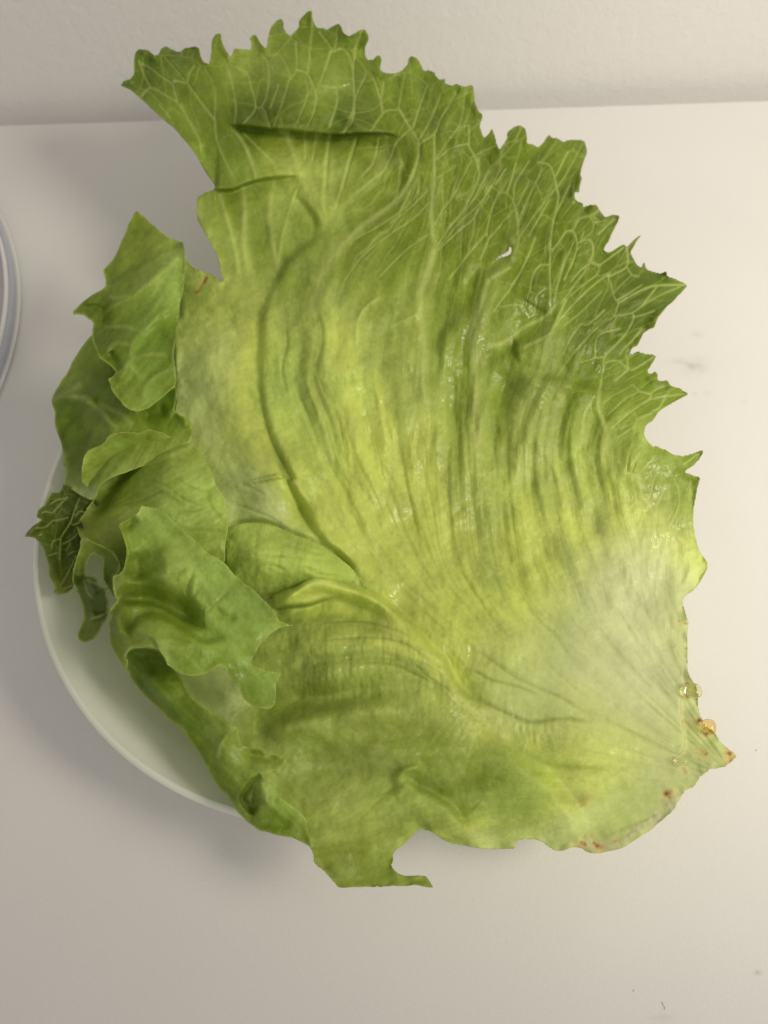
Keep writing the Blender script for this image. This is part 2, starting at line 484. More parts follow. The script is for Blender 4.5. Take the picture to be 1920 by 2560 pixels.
table = box_mesh('table', [up(c0 + near, -.03), up(c1 + near, -.03), up(c1, -.03), up(c0, -.03),
                           up(c0 + near, 0), up(c1 + near, 0), up(c1, 0), up(c0, 0)], table_material(stains))
table['label'] = 'plain white matt tabletop carrying the bowl of lettuce'; table['category'] = 'table'
gap = 0.016
w0 = c0 + wn * gap - wd * .5; w1 = c1 + wn * gap + wd * .5
wall = box_mesh('wall', [up(w0, -.4), up(w1, -.4), up(w1 + wn * .1, -.4), up(w0 + wn * .1, -.4),
                         up(w0, 1.6), up(w1, 1.6), up(w1 + wn * .1, 1.6), up(w0 + wn * .1, 1.6)], wall_material(), 'structure')

# ---------------------------------------------------------------- bowl and container (turned shapes)
def lathe(name, prof, center, mat, parent=None, seg=160):
    n = len(prof); vs = []; fs = []
    for i in range(seg):
        a = 2 * math.pi * i / seg
        for r, z in prof: vs.append((center[0] + r * math.cos(a), center[1] + r * math.sin(a), center[2] + z))
    for i in range(seg):
        j = (i + 1) % seg
        for k in range(n - 1): fs.append((i * n + k, j * n + k, j * n + k + 1, i * n + k + 1))
    me = bpy.data.meshes.new(name); me.from_pydata(vs, [], fs)
    for p in me.polygons: p.use_smooth = True
    me.materials.append(mat)
    o = bpy.data.objects.new(name, me); C.objects.link(o)
    if parent: o.parent = parent
    return o
def spl(pts, n=6): return [tuple(p) for p in smooth_line(pts, n)]

RIMZ = 0.052
rimpix = [(97, 1240), (85, 1350), (92, 1500), (116, 1620), (165, 1720), (231, 1815), (302, 1895), (382, 1955), (470, 2000), (560, 2022)]
Q = unproject(np.array([p[0] for p in rimpix], float), np.array([p[1] for p in rimpix], float), RIMZ)
Am = np.c_[2 * Q[:, 0], 2 * Q[:, 1], np.ones(len(Q))]
sol = np.linalg.lstsq(Am, (Q[:, :2] ** 2).sum(1), rcond=None)[0]
BC = (sol[0], sol[1], 0.0); BR = math.sqrt(sol[2] + sol[0] ** 2 + sol[1] ** 2)
print('bowl', BC, BR)
R = BR
prof = [(0.0, .0065), (R * .40, .0066), (R * .52, .0080), (R * .66, .016), (R * .80, .030), (R * .90, .0435), (R - .0042, RIMZ - .0012),
        (R - .0026, RIMZ), (R - .0010, RIMZ - .0004), (R, RIMZ - .0022), (R - .0018, RIMZ - .006), (R * .925, .0395), (R * .83, .026), (R * .70, .0115), (R * .56, .0035), (R * .52, .0006), (R * .48, .0004), (R * .46, .0025), (0, .0025)]
bowl = lathe('bowl', spl(prof, 5), BC, simple('milk_glass', (0.80, 0.82, 0.69), 0.24, mottle=0.03, mscale=20), seg=220)
bowl['label'] = 'shallow off-white round bowl underneath the lettuce leaf'; bowl['category'] = 'bowl'

# clear ribbed container cut by the left edge of the picture
cq = unproject(np.array([0., 22, 40, 49, 44, 25, 0]), np.array([524., 590, 670, 750, 830, 900, 956]), 0.004)
Am = np.c_[2 * cq[:, 0], 2 * cq[:, 1], np.ones(len(cq))]
sol = np.linalg.lstsq(Am, (cq[:, :2] ** 2).sum(1), rcond=None)[0]
CC = (sol[0], sol[1], 0.0); CR = math.sqrt(sol[2] + sol[0] ** 2 + sol[1] ** 2)
print('container', CC, CR)
def cont_mat(name, col, tr, rough):
    m = simple(name, col, rough, trans=tr, ior=1.3)
    return m
cont = bpy.data.objects.new('plastic_container', None); C.objects.link(cont)
cont.location = CC
cont['label'] = 'pale ribbed plastic container at the left edge of the table'; cont['category'] = 'container'
lathe('foot', spl([(CR * .6, .0008), (CR - .012, .0008), (CR - .0035, .0010), (CR - .0008, .0016), (CR, .0024), (CR - .0008, .0032), (CR - .0026, .0030)], 4), (0, 0, 0), cont_mat('clear_plastic_foot', (0.83, 0.82, 0.81), .1, .3), cont)
lathe('side_wall', spl([(CR - .0026, .0026), (CR - .0022, .0050), (CR - .0026, .0075), (CR - .0040, .0086), (CR - .0048, .0078)], 4), (0, 0, 0), cont_mat('clear_plastic_wall', (0.50, 0.52, 0.60), .1, .3), cont)
lathe('rim', spl([(CR - .0046, .0078), (CR - .0052, .0096), (CR - .0064, .0100), (CR - .0074, .0092), (CR - .0078, .0070)], 4), (0, 0, 0), cont_mat('clear_plastic', (0.84, 0.83, 0.83), .1, .25), cont)
lathe('inner_ring', spl([(CR - .0077, .0070), (CR - .0086, .0085), (CR - .0096, .0070), (CR - .0098, .0050)], 4), (0, 0, 0), cont_mat('lilac_ring', (0.66, 0.63, 0.67), .1, .3), cont)
lathe('lid', spl([(CR - .0098, .0050), (CR - .0115, .0078), (CR - .0130, .0075), (CR - .0150, .0060), (CR - .025, .0058), (0, .0058)], 4), (0, 0, 0), cont_mat('lilac_plastic', (0.80, 0.785, 0.80), .0, .35), cont)

# ---------------------------------------------------------------- the lettuce leaf
leaf = bpy.data.objects.new('lettuce_leaf', None); C.objects.link(leaf)
lp = unproject(900., 1350., 0.01); leaf.location = (0, 0, 0)
leaf['label'] = 'large green lettuce leaf with crinkled edge lying in the white bowl'; leaf['category'] = 'lettuce leaf'

# colours of the tissue itself (albedo); the dark vein tone also paints fold shade
DK = (0.140, 0.215, 0.016); MID = (0.24, 0.33, 0.028); YG = (0.40, 0.50, 0.050); PALE = (0.52, 0.60, 0.17); WH = (0.62, 0.66, 0.33); CRM = (0.66, 0.62, 0.42)
BLUG = (0.20, 0.30, 0.055); VN = np.array((0.70, 0.78, 0.26)); RED = np.array((0.33, 0.13, 0.03)); DARKV = np.array((0.24, 0.30, 0.03))

def colour(s, pts, vals, vmix=0.75, rim=0.35, rimw=4.0, blot=0.22, seed=5):
    X, Y = s.X, s.Y
    # smooth interpolation of log colour between named places
    logv = np.log(np.array(vals))
    c = np.exp(np.clip(tps(pts, logv, X, Y, 0.002), math.log(0.006), math.log(0.75)))
    c *= (1 + blot * fbm(X / 60, Y / 60, seed, 4))[..., None]
    st = fbm(s.fu * 3.3, s.fv * 1.2, seed + 9, 3)
    c *= (1 + 0.18 * s.damp * st)[..., None]
    t_ = np.clip((c[..., 1:2] - .2) / .33, 0, 1.15)
    c *= (np.array((.86, .88, .90)) * (1 - t_) + np.array((1.44, 1.34, 1.8)) * t_) * s.gain
    c *= (1 + .10 * fbm(X / 7, Y / 7, seed + 31, 2) * np.clip(c[..., 1] * 2.2, .2, 1))[..., None]
    v = np.clip(s.V, 0, 1)[..., None] * vmix
    vn = np.maximum(VN, c * 1.15)
    c = c * (1 - v) + np.minimum(vn, .86) * v
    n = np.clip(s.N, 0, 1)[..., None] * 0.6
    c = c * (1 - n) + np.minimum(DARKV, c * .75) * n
    e = (rim * np.exp(-(s.edge / rimw) ** 2))[..., None]
    c = c * (1 - e) + np.array((0.62, 0.72, 0.18)) * e
    b = np.clip(s.B, 0, 1)[..., None]
    c = c * (1 - b) + RED * b
    c = c * np.minimum(1, .86 / (c.max(-1) + 1e-6))[..., None]
    g_ = c[..., 1]; nb = np.clip(s.B, 0, 1) < .05
    c[..., 2] = np.clip(c[..., 2], np.clip(.5 * (g_ - .22), 0, .21) * g_ * 1.1, .40 * g_)
    c[..., 0] = np.where(nb, np.minimum(c[..., 0], (.825 + .06 * np.clip((g_ - .6) / .15, 0, 1)) * g_), c[..., 0])
    s.col = np.clip(c, 0, 0.86)

# ---- blade
outA = (k1([(240,505),(262,478),(300,470),(320,435),(318,360),(325,315),(345,293),(400,292),(425,312),(445,332),(470,322),(480,292),(512,275),(545,295),(590,310),(620,285),(700,277),(715,340),(730,370),(765,382),(775,350),(780,240),(800,208),(820,198),(836,208),(835,232),(860,290),(890,338),(905,325),(915,285),(960,292),(1010,298),(1018,265),(1005,225),(1030,205),(1045,215),(1075,270),(1102,290),(1112,255),(1125,165),(1165,120),(1198,110),(1210,175),(1230,205),(1252,218),(1300,155),(1298,125),(1340,75),(1373,60),(1378,110),(1390,145),(1412,168),(1440,165),(1462,180),(1490,160),(1530,140),(1548,160),(1560,195),(1595,220),(1650,183)])
 + k2([(237,178),(265,173),(285,200),(290,235),(265,280),(265,325),(285,358),(312,358),(335,332),(360,330),(368,360),(355,395),(362,420),(400,436),(460,436),(490,415),(522,380),(525,345),(545,330),(580,350),(600,395),(612,422),(650,418),(670,430),(680,425),(682,455),(715,475),(742,465),(735,490),(775,512),(815,498),(850,515),(908,505),(915,560),(918,610),(940,660),(965,690),(950,730),(948,755),(965,800),(968,825),(1000,795),(1023,760),(1040,835),(1062,890),(1095,850),(1112,818),(1108,795),(1120,775),(1160,747),(1190,742),(1215,760),(1228,800),(1225,850),(1250,855),(1295,875),(1325,850),(1345,810),(1360,797),(1378,818),(1400,815),(1435,838),(1455,840),(1458,830),(1565,828),(1582,890),(1578,920),(1550,990),(1543,1040),(1553,1058),(1540,1100),(1535,1145),(1520,1130),(1510,1140),(1508,1180),(1525,1198),(1553,1203),(1565,1232),(1580,1218),(1640,1212)])
 + k3([(712,300),(740,340),(765,332),(790,323),(828,330),(815,365),(790,420),(762,478),(730,525),(735,543),(775,547),(815,520),(850,498),(868,510),(872,518),(905,485),(930,460),(958,448),(935,470),(908,515),(890,545),(915,590),(928,620),(960,640),(963,618),(973,605),(988,650),(1045,670),(1070,678),(1100,660),(1112,695),(1165,708),(1210,730),(1229,745),(1205,775),(1150,830),(1110,865),(1060,925),(1045,960),(1032,997),(1000,998),(965,1030),(935,1100),(900,1115),(880,1170),(905,1152),(935,1133),(965,1147),(1048,1158),(1030,1190),(1000,1235),(990,1250),(1005,1268),(1020,1265),(1035,1250),(1055,1270),(1052,1295),(1045,1305),(1080,1312),(1108,1303),(1130,1340),(1175,1352),(1238,1385),(1190,1408),(1120,1450),(1055,1490),(1030,1540),(985,1565),(975,1600)])
 + k4([(970,205),(985,235),(1035,285),(1040,270),(1060,278),(1075,290),(1110,303),(1160,330),(1190,328),(1198,335),(1265,318),(1327,298),(1300,345),(1265,390),(1230,405),(1205,428),(1240,435),(1260,447),(1307,457),(1285,520),(1265,620),(1262,720),(1280,840),(1310,910),(1350,975),(1345,1000),(1305,1070),(1270,1125),(1215,1155),(1203,1190),(1205,1230),(1225,1290),(1235,1330),(1228,1370),(1230,1470),(1228,1545)])
 + m1([(650,10),(655,90),(665,170),(690,240),(730,295),(770,420),(800,550),(795,620),(810,700),(850,800),(930,930),(1060,1040),(1100,1120),(1160,1180),(1250,1250),(1300,1275),(1335,1330),(1300,1370),(1230,1420),(1180,1470),(1100,1485),(970,1500),(930,1540),(850,1610)])
 + m2([(1500,140),(1440,185),(1395,270),(1330,300),(1290,320),(1245,400),(1205,450),(1185,510),(1130,555),(1060,620),(960,705),(870,765),(790,820),(660,908),(560,940),(470,955),(420,968),(385,965),(350,955),(320,965),(265,945),(240,920),(180,908),(110,905),(60,935),(0,945)])
 + k8([(720,970),(690,955),(650,925),(605,915),(575,920),(555,918),(535,925),(528,960),(480,960),(400,965),(330,955),(265,942),(200,920),(150,885),(92,865)])
 + l6([(1460,1015),(1390,1085),(1325,1130),(1305,1160),(1300,1235),(1285,1235),(1300,1265),(1345,1310),(1400,1328),(1480,1322),(1555,1328),(1580,1365),(1612,1415),(1560,1412),(1500,1398),(1450,1395),(1395,1405),(1300,1402),(1180,1405),(1020,1410),(895,1418),(860,1375),(800,1300),(760,1265),(712,1230),(712,1185),(690,1120),(640,1060),(540,1005),(420,990),(300,950),(200,860),(110,740)])
 + l5([(1060,1560),(980,1440),(910,1300),(800,1150),(700,1000),(560,880),(400,720),(300,600),(200,450),(130,330),(150,200),(200,50)])
 + [(330,1400),(400,1260),(440,1120),(440,960),(440,820)]
 + l1([(1150,700),(1190,480),(1205,490),(1240,540),(1290,575),(1350,598),(1420,615),(1480,660),(1525,700),(1500,600),(1480,480),(1440,390),(1370,280),(1310,170),(1297,100),(1300,5)])
 + k1([(700,1170),(740,1140),(790,1130),(800,1115),(795,1090),(755,1040),(725,985),(700,940),(660,875),(610,820),(550,750),(500,710),(440,660),(360,580),(305,535),(260,515)]))
slit = k2([(1018,1568),(1055,1520),(1085,1504),(1110,1490),(1120,1468),(1128,1435),(1136,1480),(1132,1502),(1110,1516),(1080,1524),(1048,1545)])
A = Sheet(outA, 2.9, [slit], seed=3)
X, Y = A.X, A.Y
zp = [((300,210),.098),((480,140),.100),((650,110),.104),((830,60),.106),((1050,170),.104),((1200,290),.098),((1450,370),.088),((1560,560),.082),((1720,720),.074),
      ((1640,900),.072),((1720,985),.068),((1610,1100),.070),((1750,1130),.064),((1730,1300),.060),((1760,1410),.058),((1700,1600),.058),((1710,1800),.062),((1840,1890),.066),
      ((1700,2000),.058),((1500,2130),.048),((1300,2120),.050),((1180,2100),.056),((1000,2060),.058),((1070,2210),.058),((830,2215),.060),((700,2080),.060),((560,1950),.060),
      ((420,1750),.058),((330,1600),.058),((300,1450),.058),((400,1300),.058),((450,1000),.062),((480,760),.070),((560,700),.074),((510,480),.084),((460,380),.090),
      ((700,300),.100),((900,280),.098),((640,450),.086),((640,640),.072),((780,440),.086),((850,600),.084),((800,900),.074),((900,1200),.060),((1000,1450),.052),
      ((1100,500),.088),((1200,700),.082),((1200,900),.072),((1200,1200),.058),((1200,1450),.052),((1400,700),.084),((1450,950),.070),((1450,1200),.060),((1450,1450),.055),
      ((1500,1700),.058),((1300,1700),.056),((1150,1650),.055),((900,1650),.060),((700,1650),.060),((650,1400),.058),((750,1380),.060),((600,1200),.060),((560,950),.064),((800,1900),.058),((1150,1950),.058),((1400,1950),.058)]
A.Z = tps([p for p, _ in zp], [v for _, v in zp], X, Y, 0.001)

# growth direction field
fl = [(0.02,[(1700,1930),(1500,1960),(1300,1950),(1100,1950),(850,2000),(650,2050)]),
      (0.08,[(1600,1860),(1300,1850),(1050,1800),(850,1800),(650,1830)]),
      (0.14,[(1300,1790),(1120,1660),(950,1600),(750,1600),(600,1640)]),
      (0.19,[(1300,1760),(1120,1620),(950,1520),(800,1490),(650,1480)]),
      (0.25,[(1000,1500),(850,1400),(720,1300),(560,1150),(470,950),(430,800)]),
      (0.30,[(1300,1740),(1100,1580),(950,1430),(800,1220),(680,1020),(640,850),(600,650),(560,480),(440,330),(320,200)]),
      (0.36,[(1000,1460),(880,1270),(790,1050),(770,850),(780,700),(690,540),(630,420),(560,250),(520,130)]),
      (0.42,[(1650,1840),(1350,1700),(1100,1500),(970,1350),(870,1150),(800,930),(790,750),(840,620),(1000,500),(1050,400),(980,300),(830,180),(700,60)]),
      (0.52,[(1650,1810),(1400,1700),(1220,1600),(1120,1470),(1075,1300),(1060,1050),(1060,800),(1080,620),(1085,450),(1100,330),(1160,230)]),
      (0.62,[(1650,1780),(1450,1680),(1310,1570),(1220,1430),(1185,1250),(1175,1050),(1190,850),(1230,700),(1290,560),(1330,430),(1400,340)]),
      (0.70,[(1655,1760),(1500,1640),(1400,1520),(1320,1370),(1295,1200),(1300,1050),(1370,900),(1390,700),(1440,550),(1500,430)]),
      (0.80,[(1660,1740),(1580,1600),(1500,1420),(1450,1250),(1430,1050),(1500,870),(1600,780),(1700,720)]),
      (0.90,[(1680,1700),(1600,1480),(1550,1300),(1520,1120),(1600,1020),(1710,985)]),
      (1.00,[(1710,1700),(1700,1550),(1710,1400),(1720,1250),(1740,1150)])]
up_, uv_ = [], []
for u, ps in fl:
    P = smooth_line(ps, 2)
    for p in P[::2]: up_.append(tuple(p)); uv_.append(u)
U_ = tps(up_, uv_, X, Y, 0.006)
Vd = np.hypot(X - 1780, Y - 1900) / 1000.0
gy_, gx_ = np.gradient(U_ * 14, A.cell)
damp = np.clip(0.011 / (np.hypot(gx_, gy_) + 1e-6), 0, 1) ** 1.3
A.fu = U_ * 14; A.fv = Vd * 4.2 + 0.2 * fbm(X / 200, Y / 200, 2, 2)

# ribs, folds and creases
Z = A.Z
A.damp = damp; A.gain = 1.13
wob = 0.12 * fbm(X / 300, Y / 300, 11, 2)
midm = np.exp(-(((X - 1080) / 420) ** 2 + ((Y - 1080) / 520) ** 2))
basem = np.exp(-(((X - 1500) / 300) ** 2 + ((Y - 1750) / 300) ** 2))
Z += 0.0030 * midm * damp * fbm(A.fu * 1.7 + wob, A.fv * 0.8, 21, 2)
outer = np.clip((1500 - Y) / 700, 0, 1) * (1 - midm)
Z += 0.0009 * (0.35 + midm) * (1 - .6 * outer) * (1 - .8 * basem) * damp * fbm(A.fu * 3.6 + wob * 2, A.fv * 1.6, 22, 3)
Z += 0.0026 * (1 - basem) * fbm(X / 120, Y / 120, 23, 3)
Z += 0.0005 * (1 - .6 * basem) * fbm(X / 26, Y / 26, 24, 3)
Z += 0.0036 * np.exp(-(A.edge / 15) ** 2) * fbm(X / 48, Y / 48, 25, 2) * (1 - basem)
# top strip folded over, in front of what lies below it
step(Z, X, Y, k1([(870,735),(940,742),(1100,762),(1300,790),(1500,805),(1659,800)])[:5] + k2([(237,800),(330,790),(430,800),(520,840)]), -.0, 60)
foldA = k1([(850,735),(940,745),(1100,765),(1300,785),(1480,800)]) + k2([(140,800),(300,790),(430,800),(540,850)])
step(Z, X, Y, foldA, .0042, 95, low=.004, lowdecay=50, edge=1.8, ta=.12, tb=.3)
foldB = k1([(800,1125),(900,1125),(1000,1085),(1100,1060),(1250,1045),(1330,1040)])
step(Z, X, Y, foldB, .0045, 70, low=.003, lowdecay=40, edge=1.8, ta=.05, tb=.35)
ridge(Z, X, Y, k1([(930,620),(1200,640),(1600,650)]) + k2([(400,680)]), .004, 34)
# left rim of the main blade over the pale inner part
edgeA = k9([(560,130),(430,250),(300,350),(200,520),(140,680),(130,850),(125,1050),(140,1250),(200,1450),(300,1640)]) + k10([(520,230),(620,430),(700,570),(850,700),(930,790),(1040,930)])
step(Z, X, Y, edgeA[::-1], -.0, 50)
step(Z, X, Y, edgeA, .0034, 80, low=.0014, lowdecay=30, edge=5, ta=.10, tb=.25)
ridge(Z, X, Y, edgeA[6:], -.0032, 10, .3, .3)
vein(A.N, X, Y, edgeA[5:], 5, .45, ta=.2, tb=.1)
dedge_ = k11([(100,200),(300,360),(430,520),(500,580),(550,670),(600,760),(680,840)])
# pocket piece under the rim, its round lobe, and the big lower bulge
ridge(Z, X, Y, k10([(150,560),(200,505),(290,488),(420,500),(560,560),(700,615),(830,700),(930,800)]), -.0042, 8, .12, .15)
ridge(Z, X, Y, [(500,820),(580,1000),(680,1180),(760,1280)], .0075, 75, .2, .2)
ridge(Z, X, Y, k10([(200,640),(400,640),(650,700),(850,770)]), .0085, 58, .25, .3)
ridge(Z, X, Y, k10([(330,905),(450,880),(560,840),(650,800)]), -.005, 12, .2, .3)
ridge(Z, X, Y, k10([(420,960),(560,900),(700,850),(850,890),(1050,960),(1250,1120)]), .0075, 20, .15, .3)
ctop = k10([(150,560),(200,505),(290,488),(420,500),(560,560),(700,615),(830,700),(930,800),(980,880)])
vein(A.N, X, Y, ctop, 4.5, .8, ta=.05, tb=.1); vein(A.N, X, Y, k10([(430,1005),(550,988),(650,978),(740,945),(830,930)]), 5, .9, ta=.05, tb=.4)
vein(A.V, X, Y, k10([(420,960),(560,900),(700,840),(850,870),(1000,920)]), 16, .5, ta=.1, tb=.3)
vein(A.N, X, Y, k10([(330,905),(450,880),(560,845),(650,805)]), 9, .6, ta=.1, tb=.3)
ridge(Z, X, Y, k10([(500,1180),(800,1200),(1100,1180),(1350,1290),(1500,1450)]), .007, 60, .3, .25)
ridge(Z, X, Y, k10([(560,1420),(800,1420),(1050,1380),(1250,1430)]), .004, 36, .3, .3)
ridge(Z, X, Y, k10([(560,1310),(800,1300),(1050,1270),(1250,1330)]), -.0025, 14, .3, .3)
step(Z, X, Y, k10([(430,1000),(550,985),(650,975),(720,950),(840,930)]), .006, 40, low=.004, lowdecay=26, edge=3, ta=.05, tb=.45)
step(Z, X, Y, k10([(430,990),(560,890),(640,830),(740,812),(850,850),(1040,930),(1180,1030),(1300,1130)])[::-1], .0050, 40, low=.002, lowdecay=22, edge=2.5, ta=.25, tb=.1)
dedge = k11([(100,200),(300,360),(430,520),(500,580),(550,670),(600,760),(680,840),(800,900)])
step(Z, X, Y, dedge, -.005, 30, low=-.0065, lowdecay=120, edge=4, ta=.25, tb=.3)
blob(Z, X, Y, (700, 1400), 80, .005, 50)
blob(Z, X, Y, (850, 1640), 170, .004, 60)
blob(Z, X, Y, (930, 1790), 190, .004, 45)
ridge(Z, X, Y, [(560,1755),(700,1760),(850,1745),(1020,1700)], -.0065, 40, .2, .35)
ridge(Z, X, Y, [(640,1840),(760,1800),(900,1775),(1050,1760)], .006, 34, .2, .3)
ridge(Z, X, Y, dedge_, -.003, 8, .2, .3)
ridge(Z, X, Y, [(650,1950),(800,1920),(980,1960),(1100,1900)], -.003, 40)
ridge(Z, X, Y, [(620,1800),(800,1830),(1000,1880),(1200,1860)], .003, 30)
# little arch and hollow near the bottom
arch = k11([(170,1400),(230,1300),(290,1255),(350,1330),(440,1400),(540,1470),(600,1550),(700,1600)])
ridge(Z, X, Y, k11([(200,1350),(270,1250),(400,1235)]), .004, 12)
step(Z, X, Y, k11([(255,1275),(330,1350),(430,1400),(540,1470),(600,1550),(680,1600)]), -.006, 38, low=-.004, lowdecay=90, edge=3.5, ta=.12, tb=.3)
# thick base plate over the darker fold
step(Z, X, Y, k11([(700,1000),(950,1180),(1100,1290),(1200,1400),(1280,1500),(1335,1620)]), -.0035, 80, low=-.006, lowdecay=120, edge=7, ta=.4, tb=.0)
# hollow on the right, where the blade bends
step(Z, X, Y, k3([(470,860),(440,940),(360,1010),(230,1100),(80,1180),(20,1240)]), .005, 60, low=.004, lowdecay=55, edge=16, ta=.3, tb=.4)
step(Z, X, Y, k3([(180,1200),(350,1290),(480,1300),(700,1360),(860,1330)])[::-1], .004, 50, low=.003, lowdecay=35, edge=6, ta=.3, tb=.3)
step(Z, X, Y, k3([(140,560),(60,620),(0,690)]) + k9([(1380,560),(1280,700),(1200,830),(1180,960),(1160,1200)]), .005, 60, low=.0045, lowdecay=45, edge=12, ta=.3, tb=.4)
for p, h, wd_ in ((k3([(330,1170),(180,1350),(130,1600)]), -.0035, 24), (k9([(1550,1300),(1480,1450),(1500,1600)]), -.003, 18), (k9([(1250,1150),(1290,1400),(1260,1500)]), -.0035, 18),
                 (k9([(1560,900),(1650,880)]), -.004, 26), (k4([(320,250),(300,420),(190,600)]), -.0025, 24), (k4([(760,480),(700,680),(600,820)]), -.003, 30),
                 (k9([(330,1340),(400,1500),(470,1650)]), -.0025, 14), (k9([(850,700),(860,900),(800,1150)]), -.0018, 16), (k3([(650,860),(760,720),(880,640)]), -.002, 22),
                 (k2([(350,850),(400,960),(430,1100)]), -.0035, 22), (k2([(520,700),(560,780)]), -.002, 14), (k1([(1250,1140),(1370,1280),(1400,1400)]), -.003, 8),
                 (k2([(700,640),(800,820),(900,900)]), .003, 22), (k2([(930,900),(1000,1000),(1060,960)]), -.003, 20)):
    ridge(Z, X, Y, p, h * .6, wd_ * 1.15)

# veins
V1 = [k1(p) for p in ([(365,570),(420,520),(500,560),(580,610),(640,700),(700,800),(720,900)],[(420,520),(380,440),(350,360)],[(355,380),(400,390),(480,450),(550,500),(560,540),(580,610)],[(505,340),(560,400),(635,490),(700,580),(800,710)],[(555,490),(580,480),(635,490),(650,440),(680,390)],[(740,400),(790,490),(805,560),(800,710),(810,830),(870,970),(930,1080)],[(860,340),(900,480),(925,640),(915,740)],[(890,380),(980,430),(1010,500),(1040,640),(970,730)],[(1050,635),(1090,650),(1130,760)],[(1075,640),(1110,560),(1120,480),(1115,380),(1080,320)],[(1150,750),(1200,610),(1240,480),(1245,440),(1190,330),(1110,330)],[(1240,480),(1285,410),(1280,250)],[(1285,415),(1350,440),(1400,550),(1390,650),(1350,750)],[(1380,60),(1370,250),(1350,440)],[(1400,550),(1430,480),(1490,310),(1480,270),(1420,190)],[(1490,300),(1570,295),(1610,380),(1625,560),(1610,680),(1560,790)],[(1430,510),(1520,520),(1600,500)],[(1525,520),(1520,620),(1480,740)],[(1340,460),(1350,560),(1290,720)],[(1659,250),(1620,380)],[(600,620),(660,740),(720,860)],[(650,500),(740,640),(800,720)],[(1180,500),(1160,560),(1130,640)],[(470,620),(540,700)])]
V1 += [k2(p) for p in ([(465,640),(530,750),(585,830)],[(510,430),(480,560),(465,640)],[(465,650),(380,665),(300,780)],[(640,520),(590,640),(550,760)],[(720,560),(660,700),(590,830)],[(820,540),(720,700),(680,790),(600,850)],[(860,580),(840,700),(810,770),(680,950)],[(880,850),(780,880),(690,950)],[(880,860),(920,930),(940,1010)],[(885,740),(820,760)],[(885,740),(885,860)],[(1070,950),(1050,1040),(960,1190),(850,1300),(760,1400),(690,1480)],[(940,940),(940,1060),(850,1250),(760,1360),(690,1460)],[(900,950),(800,1150),(730,1240),(680,1330)],[(1010,1100),(1060,1135),(1110,1145),(1150,1200),(1170,1300),(1180,1420),(1160,1500)],[(1010,1100),(920,1280),(850,1350),(700,1480)],[(1160,970),(1110,1140)],[(1240,950),(1160,1080),(1150,1180)],[(1290,960),(1360,980),(1390,1050),(1400,1110),(1410,1180),(1380,1330),(1360,1480)],[(1560,850),(1450,1050),(1400,1110)],[(1470,900),(1400,1040)],[(1400,1110),(1290,1250),(1180,1410)],[(1480,1100),(1390,1280)],[(1060,1140),(1020,1240),(990,1380),(1000,1420),(950,1540)],[(990,1380),(890,1500),(760,1659)],[(1150,1250),(1000,1420)],[(1240,1070),(1170,1220)],[(1460,1370),(1380,1480)],[(1460,1370),(1500,1370),(1525,1430),(1520,1500),(1450,1659)],[(1500,1370),(1530,1300),(1600,1280),(1659,1240)],[(1525,1480),(1600,1430),(1620,1500),(1600,1550),(1659,1580)],[(1620,1280),(1659,1310)],[(490,980),(470,1000),(460,1160),(430,1200)],[(530,770),(450,850),(420,940),(350,1060)],[(600,1060),(570,1170),(400,1310),(200,1420)],[(650,1200),(560,1290),(400,1400),(250,1520),(150,1659)],[(640,1130),(540,1230),(420,1320)],[(640,1390),(500,1490),(350,1640)],[(270,440),(310,440),(360,600),(370,670)],[(270,450),(220,560),(205,600)],[(380,490),(360,600)],[(1320,1000),(1230,1180),(1170,1340)],[(1360,1180),(1240,1400)],[(1100,1000),(1040,1090)],[(1000,1010),(900,1200),(780,1330)],[(100,520),(100,620),(60,750)],[(0,500),(60,510),(110,520),(190,500)],[(60,310),(10,480)],[(60,310),(150,295),(195,400),(205,600),(190,720),(140,790)],[(250,180),(210,300),(200,450)],[(110,150),(90,290),(60,310)],[(780,1000),(690,1060)],[(1590,1100),(1500,1200)])]
